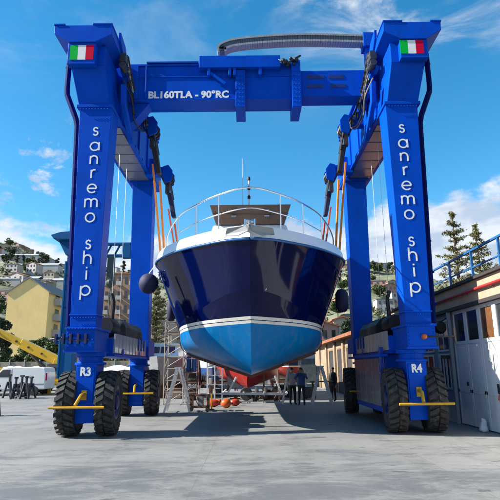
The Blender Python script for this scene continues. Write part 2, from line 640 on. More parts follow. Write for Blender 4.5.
def hull_material(name, topc, stripec, botc, z0, z1, tilt, ytilt0, thin=True):
    """painted hull: antifouling below a tilted waterline, boot stripe, gloss topsides"""
    m, nt, n, l, b = node_mat(name)
    tc = n.new('ShaderNodeTexCoord')
    sep = n.new('ShaderNodeSeparateXYZ')
    l.new(tc.outputs['Object'], sep.inputs[0])
    ad = n.new('ShaderNodeMath')
    ad.operation = 'MULTIPLY_ADD'
    l.new(sep.outputs[1], ad.inputs[0])
    ad.inputs[1].default_value = tilt
    l.new(sep.outputs[2], ad.inputs[2])
    h = ad.outputs[0]

    def step(th):
        g = n.new('ShaderNodeMath')
        g.operation = 'GREATER_THAN'
        l.new(h, g.inputs[0])
        g.inputs[1].default_value = th
        return g.outputs[0]
    nz = n.new('ShaderNodeTexNoise')
    nz.inputs['Scale'].default_value = 2.0
    nz.inputs['Detail'].default_value = 6
    l.new(tc.outputs['Object'], nz.inputs['Vector'])
    mr = n.new('ShaderNodeMapRange')
    mr.inputs[3].default_value = 0.85
    mr.inputs[4].default_value = 1.15
    l.new(nz.outputs[0], mr.inputs[0])

    def mixc(f, a, c2):
        mx = n.new('ShaderNodeMix')
        mx.data_type = 'RGBA'
        l.new(f, mx.inputs['Factor'])
        for sock, v in ((6, a), (7, c2)):
            if isinstance(v, tuple):
                mx.inputs[sock].default_value = (*v, 1)
            else:
                l.new(v, mx.inputs[sock])
        return mx.outputs[2]
    s0, s1 = step(z0), step(z1)
    st_ = n.new('ShaderNodeTexNoise')
    st_.inputs['Scale'].default_value = 3.0
    st_.inputs['Detail'].default_value = 10
    st_.inputs['Roughness'].default_value = 0.72
    mps = n.new('ShaderNodeMapping')
    mps.inputs['Scale'].default_value = (1.4, 1.4, .35)
    l.new(tc.outputs['Object'], mps.inputs[0])
    l.new(mps.outputs[0], st_.inputs['Vector'])
    sm = n.new('ShaderNodeMapRange')
    sm.inputs[1].default_value = .50
    sm.inputs[2].default_value = .72
    sm.inputs[4].default_value = .42
    l.new(st_.outputs[0], sm.inputs[0])
    botc = mixc(sm.outputs[0], botc, (.10, .17, .24))
    c = mixc(s0, botc, stripec)
    if thin:
        a1 = step(z0 + (z1 - z0) * 0.42)
        a2 = step(z0 + (z1 - z0) * 0.54)
        c = mixc(a1, c, (0.02, 0.03, 0.10))
        c = mixc(a2, c, mixc(s0, botc, stripec))
    c = mixc(s1, c, topc)
    mu = n.new('ShaderNodeMix')
    mu.data_type = 'RGBA'
    mu.blend_type = 'MULTIPLY'
    mu.inputs['Factor'].default_value = 1
    l.new(c, mu.inputs[6])
    l.new(mr.outputs[0], mu.inputs[7])
    l.new(mu.outputs[2], b.inputs['Base Color'])
    rr = n.new('ShaderNodeMapRange')
    l.new(s0, rr.inputs[0])
    rr.inputs[3].default_value = 0.30
    rr.inputs[4].default_value = 0.07
    l.new(rr.outputs[0], b.inputs['Roughness'])
    b.inputs['Specular IOR Level'].default_value = 0.22
    return m


def hill_material():
    m, nt, n, l, b = node_mat('scrubby_hillside')
    tc = n.new('ShaderNodeTexCoord')

    def noise(scale, detail=8, rough=0.6, sc=(1, 1, 1)):
        mp = n.new('ShaderNodeMapping')
        mp.inputs['Scale'].default_value = sc
        l.new(tc.outputs['Object'], mp.inputs[0])
        t = n.new('ShaderNodeTexNoise')
        t.inputs['Scale'].default_value = scale
        t.inputs['Detail'].default_value = detail
        t.inputs['Roughness'].default_value = rough
        l.new(mp.outputs[0], t.inputs['Vector'])
        return t.outputs[0]
    cr = n.new('ShaderNodeValToRGB')
    e = cr.color_ramp.elements
    e[0].position, e[0].color = 0.34, (0.075, 0.092, 0.055, 1)  # ramp colours lightened to paint in haze over the slope
    e[1].position, e[1].color = 0.66, (0.27, 0.245, 0.18, 1)
    x = e.new(0.47)
    x.color = (0.125, 0.14, 0.08, 1)
    x = e.new(0.56)
    x.color = (0.18, 0.18, 0.11, 1)
    l.new(noise(0.06, 12, 0.72, (1, 1, 3.0)), cr.inputs[0])
    # terrace walls
    sep = n.new('ShaderNodeSeparateXYZ')
    l.new(tc.outputs['Object'], sep.inputs[0])
    md = n.new('ShaderNodeMath')
    md.operation = 'FRACT'
    ml = n.new('ShaderNodeMath')
    ml.operation = 'MULTIPLY_ADD'
    l.new(sep.outputs[2], ml.inputs[0])
    ml.inputs[1].default_value = 0.22
    l.new(noise(0.01, 3), ml.inputs[2])
    l.new(ml.outputs[0], md.inputs[0])
    gt = n.new('ShaderNodeMath')
    gt.operation = 'LESS_THAN'
    l.new(md.outputs[0], gt.inputs[0])
    gt.inputs[1].default_value = 0.2
    m2 = n.new('ShaderNodeMath')
    m2.operation = 'MULTIPLY'
    l.new(gt.outputs[0], m2.inputs[0])
    mrr = n.new('ShaderNodeMapRange')
    mrr.inputs[1].default_value = 0.45
    mrr.inputs[2].default_value = 0.6
    mrr.inputs[4].default_value = 0.7
    l.new(noise(0.02, 4), mrr.inputs[0])
    l.new(mrr.outputs[0], m2.inputs[1])
    mx = n.new('ShaderNodeMix')
    mx.data_type = 'RGBA'
    l.new(m2.outputs[0], mx.inputs['Factor'])
    l.new(cr.outputs[0], mx.inputs[6])
    mx.inputs[7].default_value = (0.34, 0.32, 0.27, 1)
    l.new(mx.outputs[2], b.inputs['Base Color'])
    b.inputs['Roughness'].default_value = 0.95
    return m


# ================================================================ setting: ground and hills
def build_ground():
    mb = MB()
    mb.add([(-4000, -400, 0), (4000, -400, 0), (4000, 6000, 0), (-4000, 6000, 0)], [(0, 1, 2, 3)])
    mb.build('ground', ground_material(), kind='structure', recalc=False)


RIDGE = [(-60, 9.0), (-40, 12.5), (-30, 12.2), (-26.5, 12.4), (-24, 11.6), (-21, 10.6), (-18, 10.3), (-14, 10.2), (-8, 9.6), (0, 9.4), (7, 10.2), (11, 11.2), (14, 10.8), (18, 9.6), (22, 8.2), (30, 7.0), (60, 6.0)]


def hnoise(x, y):
    return (math.sin(x * 0.031 + 1.3) * math.cos(y * 0.027 + 0.4) * 5 + math.sin(x * 0.083 + y * 0.06) * 2.2 + math.sin(x * 0.19 - y * 0.14 + 2) * 0.8)


def hill_z(x, y):
    r = math.hypot(x, y)
    a = math.degrees(math.atan2(x, y))
    el = np.interp(a, [p[0] for p in RIDGE], [p[1] for p in RIDGE])
    top = 520.0 * math.tan(R(float(el)))
    t = max(0.0, min(1.15, (r - 95) / 425))
    s = t * t * (3 - 2 * t) if t < 1 else 1 - (t - 1) * 0.6
    s = 0.55 * t + 0.45 * s if t < 1 else s
    return top * s + hnoise(x, y) * min(1.0, t * 2.5) * (0.35 if t > 0.85 else 1.0) - 0.4 * (1 - min(1, t * 20))


def build_hills():
    mb = MB()
    rows = []
    for i in range(70):
        r = 95 + (620 - 95) * (i / 69) ** 1.2
        row = []
        for j in range(161):
            a = R(-60 + 120 * j / 160)
            x, y = r * math.sin(a), r * math.cos(a)
            row.append((x, y, hill_z(x, y)))
        rows.append(row)
    mb.grid(rows, flip=True)
    mb.build('hills', hill_material(), kind='structure', smooth=True)


# ================================================================ foliage
def leaves(mb, pts, size, seed=0, aspect=1.5):
    rg = np.random.default_rng(seed)
    P = np.asarray(pts, float)
    n = len(P)
    a = rg.normal(size=(n, 3))
    a /= np.linalg.norm(a, axis=1)[:, None]
    c = rg.normal(size=(n, 3))
    b = np.cross(a, c)
    b /= np.linalg.norm(b, axis=1)[:, None]
    s = size * rg.uniform(0.6, 1.3, (n, 1))
    a = a * s * aspect
    b = b * s
    base = len(mb.v)
    q = np.stack([P - a, P - b * 0.8, P + a, P + b * 0.8], 1).reshape(-1, 3)
    mb.v += [tuple(x) for x in q.tolist()]
    mb.f += [(base + 4 * i, base + 4 * i + 1, base + 4 * i + 2, base + 4 * i + 3) for i in range(n)]
    mb.m += [mb.cur] * n


def tree(name, base, height, radius, lf, label, cat='tree', group=None, n=2600, lobes=14, trunk=0.3, seed=1, size=0.16, low=0.25):
    rg = np.random.default_rng(seed)
    root = thing(name, base, label, cat, group)
    b = Vector(base)
    tk = MB()
    tk.tube([b, b + Vector((0.05, 0, height * 0.35)), b + Vector((-0.05, 0.05, height * 0.7))], [trunk * 0.5, trunk * 0.38, trunk * 0.15], 7)
    pts = []
    cs = []
    for i in range(lobes):
        th = rg.uniform(0, 2 * math.pi)
        h = rg.uniform(low, 0.9)
        rr = radius * rg.uniform(0.25, 0.78) * math.sqrt(max(0.05, 1 - abs(h - 0.5) * 1.4))
        c = np.array([b.x + rr * math.cos(th), b.y + rr * math.sin(th), b.z + height * h])
        cs.append(c)
        tk.tube([b + Vector((0, 0, height * min(0.6, h * 0.6))), Vector(c)], [trunk * 0.16, trunk * 0.05], 5)
        k = n // lobes
        d = rg.normal(size=(k, 3))
        d /= np.linalg.norm(d, axis=1)[:, None]
        lr = radius * rg.uniform(0.28, 0.5)
        pts.append(c + d * lr * (rg.uniform(0.35, 1, (k, 1)) ** 0.6) * np.array([1, 1, 0.8]))
    mb = MB()
    leaves(mb, np.concatenate(pts), size, seed)
    tk.build('trunk', BARK, root)
    mb.build('crown', lf, root, recalc=False)
    return root


def norfolk_pine(base, height, radius, label, seed=1, group=None, lf=None):
    rg = np.random.default_rng(seed)
    root = thing('norfolk_pine', base, label, 'tree', group)
    b = Vector(base)
    tk = MB()
    tk.tube([b, b + Vector((0, 0, height * 0.5)), b + Vector((0, 0, height))], [0.30, 0.18, 0.03], 7)
    pts = []
    tiers = 19
    for t in range(tiers):
        f = t / (tiers - 1)
        rr = radius * (1 - f) ** 0.75 * rg.uniform(.82, 1.05) + 0.12
        nb = int(rg.integers(6, 9))
        off = rg.uniform(0, 1)
        for k in range(nb):
            a = 2 * math.pi * (k + off + rg.uniform(-0.25, 0.25)) / nb
            z = height * (0.08 + 0.915 * f ** 0.95) + rg.normal() * height * .012
            ln = rr * rg.uniform(0.6, 1.12)
            d = np.array([math.cos(a), math.sin(a), 0])
            droop = rg.uniform(-.16, .06)
            crv = rg.uniform(.10, .26)
            P3 = [b + Vector((d * u * ln).tolist()) + Vector((0, 0, z + (droop * u + crv * u * u) * ln)) for u in (0, .5, 1.0)]
            tk.tube(P3, [0.035, .022, 0.008], 4)
            nt_ = int(4 + 9 * ln / radius)
            for q in range(nt_):
                # a twig carrying upturned needle tufts
                u = 0.22 + 0.80 * (q + rg.uniform(0, .9)) / nt_
                side = rg.choice([-1, 1]) * rg.uniform(0, .26) * ln * (1.2 - u)
                c0 = d * u * ln + np.array([-d[1], d[0], 0]) * side
                c0[2] = z + (droop * u + crv * u * u) * ln + rg.normal() * .03
                n2 = 12
                o3 = rg.normal(size=(n2, 3)) * np.array([.085, .085, .06])
                o3[:, 2] += .04
                pts.append(c0 + o3 + np.array([b.x, b.y, b.z]))
    mb = MB()
    leaves(mb, np.concatenate(pts), 0.045, seed, 2.4)
    tk.build('trunk', BARK, root)
    mb.build('crown', lf or LEAF_PINE, root, recalc=False)
    return root


# ================================================================ the boat lift
FY0, FY1 = 13.6, 14.8        # front legs
RY0, RY1 = 19.55, 20.6       # rear legs


def stroke(mb, pts, w, y, th, closed=False):
    """a monoline ribbon in the XZ plane, facing -Y"""
    P = [Vector((a, 0, b)) for a, b in pts]
    N = len(P)
    L, Rr = [], []
    for i in range(N):
        a = P[(i - 1) % N] if (closed or i > 0) else P[i]
        b = P[(i + 1) % N] if (closed or i < N - 1) else P[i]
        d = (b - a).normalized()
        nrm = Vector((-d.z, 0, d.x)) * (w / 2)
        L.append(P[i] + nrm)
        Rr.append(P[i] - nrm)
    rng_ = range(N if closed else N - 1)
    for i in rng_:
        j = (i + 1) % N
        q = [L[i], Rr[i], Rr[j], L[j]]
        f = [(p.x, y - th, p.z) for p in q]
        g = [(p.x, y, p.z) for p in q]
        mb.add(f + g, [(0, 1, 2, 3), (0, 1, 5, 4), (2, 3, 7, 6), (1, 2, 6, 5), (3, 0, 4, 7)])


def arc(cx, cz, r, a0, a1, n=16, rz=None):
    rz = rz or r
    return [(cx + r * math.cos(R(a0 + (a1 - a0) * i / n)), cz + rz * math.sin(R(a0 + (a1 - a0) * i / n))) for i in range(n + 1)]


def glyph(ch):
    """list of (points, closed); x-height 1, centred on x"""
    r = 0.5
    full = arc(0, .5, r, 0, 360, 24)[:-1]
    if ch == 's':
        return [(arc(0, .745, .235, 20, 270, 12, .225) + arc(0, .275, .255, 90, -160, 12, .245)[1:], False)]
    if ch == 'a':
        return [(full, True), ([(r, 0), (r, 1.0)], False)]
    if ch == 'o':
        return [(full, True)]
    if ch == 'p':
        return [(full, True), ([(-r, 1.0), (-r, -.5)], False)]
    if ch == 'n':
        return [([(-.4, 0), (-.4, 1.0)], False), (arc(0, .6, .4, 180, 0, 14) + [(.4, 0)], False)]
    if ch == 'h':
        return [([(-.4, 0), (-.4, 1.5)], False), (arc(0, .6, .4, 180, 0, 14) + [(.4, 0)], False)]
    if ch == 'r':
        return [([(-.2, 0), (-.2, 1.0)], False), (arc(.17, .63, .37, 180, 75, 8), False)]
    if ch == 'e':
        return [(arc(0, .5, r, 0, 318, 22), False), ([(-r, .5), (r, .5)], False)]
    if ch == 'm':
        return [([(-.68, 0), (-.68, 1.0)], False), (arc(-.34, .64, .34, 180, 0, 12) + [(0, 0)], False), (arc(.34, .64, .34, 180, 0, 12) + [(.68, 0)], False)]
    if ch == 'i':
        return [([(0, 0), (0, 1.0)], False), ([(0, 1.24), (0, 1.40)], False)]
    return []


def text_part(name, txt, loc, size, m, parent, bold=0.0, rotx=90, rotz=0, width=None):
    cu = bpy.data.curves.new(name, 'FONT')
    cu.body = txt
    cu.size = size
    cu.align_x = 'LEFT'
    cu.offset = bold
    cu.extrude = 0.004
    cu.resolution_u = 3
    tmp = bpy.data.objects.new(name, cu)
    COL.objects.link(tmp)
    dg = bpy.context.evaluated_depsgraph_get()
    dg.update()
    me = bpy.data.meshes.new_from_object(tmp.evaluated_get(dg))
    bpy.data.objects.remove(tmp)
    me.name = name
    xs = [v.co.x for v in me.vertices]
    sx = width / (max(xs) - min(xs)) if width else 1
    off = Vector((0, 0, 0))
    q = parent
    while q is not None:
        off += q.location
        q = q.parent
    T = Matrix.Translation(Vector(loc) - off) @ Matrix.Rotation(R(rotz), 4, 'Z') @ Matrix.Rotation(R(rotx), 4, 'X') @ Matrix.Diagonal((sx, 1, 1, 1)) @ Matrix.Translation((-min(xs), 0, 0))
    me.transform(T)
    me.materials.clear()
    me.materials.append(m)
    o = bpy.data.objects.new(name, me)
    COL.objects.link(o)
    o.parent = parent
    return o


def bolts(mb, pts, r=0.022, axis='Y', h=0.02):
    for p in pts:
        mb.lathe([(r, 0), (r, -h)] if axis == 'Y' else [(r, 0), (r, h)], p, axis, 6)


def tyre_mesh():
    """a lugged tyre on the X axis, centred on the origin"""
    mb = MB()
    Rr, w = 0.80, 0.235
    mb.lathe([(0.44, -w + .05), (0.52, -w), (0.70, -w - .01), (Rr - .03, -w + .05), (Rr, -w + .12), (Rr, w - .12), (Rr - .03, w - .05), (0.70, w + .01), (0.52, w), (0.44, w - .05)], (0, 0, 0), 'X', 44, False)
    N = 26
    for k in range(N):
        for sd in (-1, 1):
            a0 = 2 * math.pi * (k + (0.5 if sd > 0 else 0)) / N
            da = 2 * math.pi / N
            pts = []
            for (xx, aa) in ((0.015, 0.0), (w + 0.005, 0.62)):
                for rr in (Rr - .03, Rr + .058):
                    for d in (-.29, .29):
                        an = a0 + (aa + d) * da
                        r_ = rr - (0.03 if xx > .1 else 0)
                        pts.append((sd * xx, r_ * math.cos(an), r_ * math.sin(an)))
            mb.add(pts, [(0, 1, 3, 2), (4, 6, 7, 5), (2, 3, 7, 6), (0, 2, 6, 4), (1, 5, 7, 3), (0, 4, 5, 1)])
    return mb


def wheel(lift, x, y, inner):
    rt = bpy.data.objects.new('wheel', None)
    rt.location = (x - lift.location.x, y - lift.location.y, 0.855)
    COL.objects.link(rt)
    rt.parent = lift
    global TYRE0, RIM0
    if TYRE0 is None:
        TYRE0 = tyre_mesh().build('tyre', BLACK_RUB, None, smooth=35)
        rm = MB()
        for sd in (-1, 1):
            rm.lathe([(0.45, sd * .17), (0.45, sd * .22), (0.40, sd * .22), (0.36, sd * .17), (0.20, sd * .14), (0.19, sd * .23), (0.10, sd * .26), (0.004, sd * .26)], (0, 0, 0), 'X', 28, False)
            for k in range(10):
                a = 2 * math.pi * k / 10
                rm.lathe([(0.022, sd * .14), (0.022, sd * .18)], (0, .28 * math.cos(a), .28 * math.sin(a)), 'X', 6)
        rm.lathe([(.447, -.22), (.447, .22)], (0, 0, 0), 'X', 28, False)
        RIM0 = rm.build('rim', mat('dark_blue_rim_paint', (0.0, 0.02, 0.14), .4, dirt=(.05, .05, .05), dirt_amt=.5), None, smooth=35)
        t, r_ = TYRE0, RIM0
    else:
        t, r_ = TYRE0.copy(), RIM0.copy()
        COL.objects.link(t)
        COL.objects.link(r_)
    for o in (t, r_):
        o.parent = rt
        o.location = (0, 0, 0)
    t.rotation_euler = (rnd.uniform(0, 6), 0, 0)
    rt.rotation_euler = (0, 0, R(5) if x < 0 else R(-7))
    return rt


TYRE0 = RIM0 = None


def build_lift():
    lift = thing('boat_lift', (0, 17, 0), 'towering bright blue boat lift on paired black tyres straddling the navy yacht', 'boat lift')
    letters = list('sanremo') + [' '] + list('ship')
    for s in (-1, 1):
        def X(v):
            return s * v
        # ---- front leg
        leg = MB()
        leg.hexa([(X(4.19), FY0, 2.80), (X(4.88), FY0, 2.80), (X(4.88), FY0 + .55, 2.80), (X(4.19), FY0 + .55, 2.80), (X(4.10), FY0, 9.42), (X(5.06), FY0, 9.42), (X(5.06), FY0 + .75, 9.42), (X(4.10), FY0 + .75, 9.42)])
        # joint flange and edge flanges
        leg.box(X(4.06), X(5.14), FY0 - .05, FY1 + .02, 9.36, 9.46)
        leg.box(X(4.15), X(4.92), FY0 - .03, FY0 + .6, 3.16, 3.20)
        bolts(leg, [(X(4.22 + .075 * i), FY0 - .03, 3.10) for i in range(9)])
        bolts(leg, [(X(4.2 + .09 * i), FY0 - .05, 9.30) for i in range(10)])
        lg = leg.build('front_leg', BLUE, lift, bevel=0.012)
        # lower box with bolted flanges
        lb = MB()
        lb.box(X(4.18), X(4.94), FY0 - .06, FY1 + .1, 2.22, 2.80)
        lb.box(X(4.14), X(4.98), FY0 - .10, FY1 + .14, 2.78, 2.84)
        lb.box(X(4.14), X(4.98), FY0 - .10, FY1 + .14, 2.18, 2.24)
        for zz in np.linspace(2.32, 2.7, 5):
            bolts(lb, [(X(4.23), FY0 - .06, zz), (X(4.89), FY0 - .06, zz)])
        bolts(lb, [(X(4.2 + .08 * i), FY0 - .10, 2.81) for i in range(10)], 0.018)
        lb.build('leg_foot_box', BLUE, lift, bevel=0.01)
        # slewing collar and steering column
        st = MB()
        st.lathe([(0.40, 2.18), (0.40, 2.08), (0.33, 2.08), (0.33, 1.92), (0.42, 1.92), (0.42, 1.86)], (X(4.43), 14.15, 0), 'Z', 28)
        st.box(X(4.16), X(4.70), 13.78, 14.5, 0.36, 1.87)
        st.box(X(4.20), X(4.66), 13.755, 13.79, 0.9, 1.8)
        bolts(st, [(X(4.43) + .36 * math.cos(a), 14.15 + .36 * math.sin(a), 2.06) for a in np.linspace(math.pi, 2 * math.pi, 9)], 0.02, 'Z', .02)
        stc = st.build('steering_column', BLUE, lift, bevel=0.012)
        text_part('marking', 'R3' if s < 0 else 'R4', (X(4.43) - .14, 13.752, 1.58), 0.30, WHITE, stc, bold=0.012, width=.28)
        wheel(lift, X(3.90), 14.25, s)
        wheel(lift, X(4.93), 14.25, s)
        # bumper
        bp = MB()
        bp.tube([(X(4.44) - .70, 13.22, .80), (X(4.44) + .70, 13.22, .80)], .033, 10)
        bp.tube([(X(4.43), 13.76, 1.12), (X(4.43), 13.5, 1.08), (X(4.43) - .06, 13.26, .84)], .045, 8)
        bp.box(X(4.43) - .07, X(4.43) + .07, 13.72, 13.78, .95, 1.2)
        bp.build('bumper_bar', YELLOW, lift, smooth=40)
        # ---- neck and flag box
        nk = MB()
        nk.hexa([(X(4.16), FY0, 9.46), (X(5.09), FY0, 9.46), (X(5.09), FY1, 9.46), (X(4.16), FY1, 9.46), (X(4.27), 13.24, 10.56), (X(5.28), 13.24, 10.56), (X(5.28), FY1, 10.56), (X(4.27), FY1, 10.56)])
        nk.hexa([(X(4.27), 13.24, 10.56), (X(5.28), 13.24, 10.56), (X(5.28), FY1, 10.56), (X(4.27), FY1, 10.56), (X(4.27), 13.24, 11.2), (X(5.30), 13.24, 11.2), (X(5.30), FY1, 11.2), (X(4.27), FY1, 11.2)])
        nk.build('neck', BLUE, lift, bevel=0.012)
        fb = MB()
        zf = 0.0 if s < 0 else .09
        fb.box(X(4.50), X(5.32), 13.02, 13.24, 10.47 + zf, 11.16)
        fbx = fb.build('flag_box', BLUE, lift, bevel=0.012)
        fl = MB()
        x0 = X(4.90 if s < 0 else 4.84) - .345
        for k in range(3):
            fl.cur = k
            fl.box(x0 + .23 * k, x0 + .23 * (k + 1), 13.008, 13.017, 10.60 + zf, 11.08 + zf * .6)
        fl.build('italian_flag', [FLAG_G, FLAG_W, FLAG_R], fbx)
        # hammerhead
        hd = MB()
        prof = [(4.53, 11.17), (5.29, 11.17), (5.75, 11.46), (5.76, 11.74), (4.05, 11.74), (4.03, 11.42)]
        hd.prism([(X(a), b) for a, b in prof], 12.98, 14.55)
        hd.box(X(5.44), X(5.78), 12.96, 14.0, 11.74, 11.79)
        hd.box(X(4.03), X(4.62), 12.96, 14.0, 11.74, 11.80)
        hd.build('head', BLUE, lift, bevel=0.012)
        # outer hose pipe down the leg
        pp = MB()
        xo = 5.62 if s < 0 else 5.62
        pp.tube([(X(xo), 13.95, 11.3), (X(xo), 13.95, 10.2), (X(xo - .02), 13.95, 10.0), (X(5.28), 13.95, 9.2), (X(5.22), 13.95, 8.95), (X(5.05), 13.95, 2.9)], 0.085, 8)
        for zz in np.linspace(3.4, 8.8, 7):
            pp.box(X(4.86), X(5.2), 13.9, 14.0, zz, zz + .05)
        pp.box(X(5.40), X(5.70), 13.9, 14.0, 10.9, 10.96)
        pp.build('hose_pipe', mat('dark_blue_pipe_paint', (0.0, 0.012, 0.14), 0.7, spec=0.08), lift, smooth=40)
        # ---- top side beam
        tb = MB()
        tb.box(X(4.12), X(5.02), FY1, RY1 + .1, 9.42, 11.55)
        tb.box(X(4.02), X(5.10), FY1, RY1 + .12, 9.36, 9.42)
        tb.box(X(4.02), X(5.10), FY1 + .02, RY1 + .12, 11.55, 11.62)
        for yy in (15.7, 17.2, 18.7):
            tb.box(X(4.06), X(4.14), yy, yy + .05, 9.42, 11.55)
        tb.build('side_beam', BLUE, lift, bevel=0.01)
        # plate added under the beam; its grey paints in the reflected concrete
        ul = MB()
        ul.box(X(4.16), X(4.96), FY1 + .05, RY0 - .05, 9.33, 9.357)
        for yy in np.arange(15.3, 19.4, .8):
            ul.box(X(4.16), X(4.96), yy, yy + .03, 9.31, 9.333)
        ul.build('underside_reflection_plate', mat('grey_reflection_underside', (0.20, 0.23, 0.30), 0.36, metal=0.55, var=0.12, scale=1.5), lift)
        # ---- rear leg
        rl = MB()
        rl.hexa([(X(3.98), RY0, 2.80), (X(4.72), RY0, 2.80), (X(4.72), RY0 + .6, 2.80), (X(3.98), RY0 + .6, 2.80), (X(4.0), RY0, 9.3), (X(4.84), RY0, 9.3), (X(4.84), RY0 + .7, 9.3), (X(4.0), RY0 + .7, 9.3)])
        rl.box(X(3.90), X(4.94), RY0 - .06, RY1 + .05, 9.22, 9.33)
        rl.box(X(3.88), X(4.9), RY0 - .05, RY1 + .05, 9.33, 10.3)
        rl.build('rear_leg', BLUE, lift, bevel=0.012)
        rb = MB()
        rb.box(X(3.92), X(4.92), RY0 - .05, RY1 + .05, 2.22, 2.80)
        rb.lathe([(0.40, 2.22), (0.40, 2.05), (0.33, 2.05), (0.33, 1.9), (0.42, 1.9), (0.42, 1.84)], (X(4.40), 20.1, 0), 'Z', 28)
        rb.box(X(4.13), X(4.67), 19.75, 20.45, 0.36, 1.86)
        rb.build('rear_steering_column', BLUE, lift, bevel=0.012)
        wheel(lift, X(3.85), 20.15, s)
        wheel(lift, X(4.94), 20.15, s)
        rbp = MB()
        rbp.tube([(X(4.36) - .74, 19.15, .85), (X(4.36) + .74, 19.15, .85)], .033, 10)
        rbp.tube([(X(4.40), 19.76, 1.15), (X(4.40), 19.5, 1.1), (X(4.40) + .06, 19.19, .88)], .045, 8)
        rbp.build('bumper_bar', YELLOW, lift, smooth=40)
        # ---- lower side beam
        lo = MB()
        lo.box(X(4.05), X(4.95), FY1 + .1, RY0 - .05, 2.16, 2.62)
        lo.box(X(3.98), X(5.0), FY1 + .1, RY0 - .05, 2.10, 2.16)
        lo.build('lower_side_beam', BLUE, lift, bevel=0.01)
        pn = MB()
        pn.box(X(4.0), X(4.05), FY1 + .18, RY0 - .12, 2.20, 2.76)
        for yy in np.arange(15.4, 19.2, .45):
            pn.box(X(3.985), X(4.0), yy, yy + .025, 2.20, 2.76)
        pno = pn.build('beam_side_panel', PANEL_GREY, lift)
        for yy in (18.0, 18.45, 18.9):
            sl = MB()
            sl.box(X(3.975), X(3.985), yy, yy + .17, 2.36, 2.80)
            sl.build('vent_slot', BLUE, pno)
        for yy in (15.9, 18.2):
            sl = MB()
            sl.lathe([(.11, X(3.975)), (.11, X(3.984))], (0, yy, 2.24), 'X', 14)
            sl.build('lifting_hole', BLUE, pno)
        # tarpaulin-covered winch and a motor beside it
        tp = MB()
        prof = []
        for i in range(9):
            a = math.pi * i / 8
            prof.append((X(4.48) - .44 * math.cos(a), 2.62 + .72 * math.sin(a) ** .55))
        tp.prism(prof, 16.4, 18.9)
        to = tp.build('winch_cover', TARP, lift, smooth=60)
        sub = to.modifiers.new('s', 'SUBSURF')
        sub.subdivision_type = 'SIMPLE'
        sub.levels = sub.render_levels = 3
        dm = to.modifiers.new('d', 'DISPLACE')
        tx = bpy.data.textures.new('cover_folds', 'CLOUDS')
        tx.noise_scale = 0.5
        dm.texture = tx
        dm.strength = 0.16
        mo = MB()
        mo.lathe([(.0, 15.05), (.26, 15.05), (.30, 15.15), (.30, 15.75), (.22, 15.8), (.22, 16.1), (.0, 16.1)], (X(4.38), 0, 2.98), 'Y', 18)
        mo.tube([(X(4.25), 15.4, 3.2), (X(4.2), 15.3, 3.75), (X(4.28), 15.3, 4.0)], .06, 8)
        mo.build('winch_motor', BLACK, lift, smooth=40)
        # ---- hoist gear on the inner face: two blocks
        for (yb, zb, xb) in ((16.6, at(148, 129, 16.6).z, 3.47), (18.8, at(166, 176, 18.8).z, 3.25)):
            bk = MB()
            bk.box(X(xb + .10), X(4.14), yb - .18, yb + .18, zb - .0, zb + .32)
            for yy in (yb - .30, yb + .24):
                bk.prism([(X(xb + .16), zb + .30), (X(xb - .05), zb + .36), (X(xb - .22), zb + .12), (X(xb - .20), zb - .30), (X(xb + .06), zb - .42), (X(xb + .18), zb - .1)], yy, yy + .06)
            bk.box(X(xb - .10), X(xb + .12), yb - .24, yb + .24, zb + .20, zb + .30)
            bko = bk.build('hoist_block', BLUE, lift, bevel=.012)
            sh = MB()
            for dy in (-.2, 0, .2):
                sh.lathe([(.10, dy - .05), (.24, dy - .05), (.20, dy), (.24, dy + .05), (.10, dy + .05)], (X(xb), yb, zb - .1), 'Y', 20)
            sh.box(X(xb - .08), X(xb + .08), yb - .1, yb + .1, zb - .75, zb - .35)
            sh.tube([(X(xb - .05), yb - .22, zb - .1), (X(xb - .22), yb - .15, zb - .95)], .035, 8)
            sh.tube([(X(xb - .05), yb + .22, zb - .1), (X(xb - .22), yb + .15, zb - .95)], .035, 8)
            sh.build('sheave', DARKSTEEL, bko, smooth=35)
            pad = MB()
            z1, z0 = zb - .75, zb - 1.75
            pad.hexa([(X(xb - .36), yb - .12, z0), (X(xb - .20), yb - .12, z0), (X(xb - .20), yb + .12, z0), (X(xb - .36), yb + .12, z0), (X(xb - .19), yb - .16, z1), (X(xb + .01), yb - .16, z1), (X(xb + .01), yb + .16, z1), (X(xb - .19), yb + .16, z1)])
            pad.build('sling_hanger', PAD if yb > 18 else BLACK, bko, bevel=.03)
        # inner curved bracket with hoses and rope reeving at the front
        br = MB()
        br.prism([(13.75, 12.05), (14.35, 11.95), (14.75, 11.5), (14.85, 10.6), (14.75, 10.2), (14.5, 10.2), (14.4, 11.3), (13.8, 11.75)], X(3.98), X(4.06), 'YZ')
        br.prism([(14.0, 10.4), (14.25, 10.4), (14.3, 9.9), (15.4, 9.15), (17.2, 9.15), (17.2, 9.0), (15.3, 9.0), (14.1, 9.75)], X(3.84), X(3.98), 'YZ')
        bolts(br, [(X(3.84) - s * .0, 14.6 + .55 * i, 9.08) for i in range(5)], .05, 'X', .02)
        br.build('rope_guide_bracket', BLUE, lift, bevel=.012)
        gear = [(4.02, 14.15, 11.45), (3.97, 14.35, 11.10), (3.94, 14.6, 10.78), (3.90, 14.95, 10.5), (3.86, 15.35, 10.3), (3.80, 15.75, 10.2), (3.72, 16.15, 10.15)]
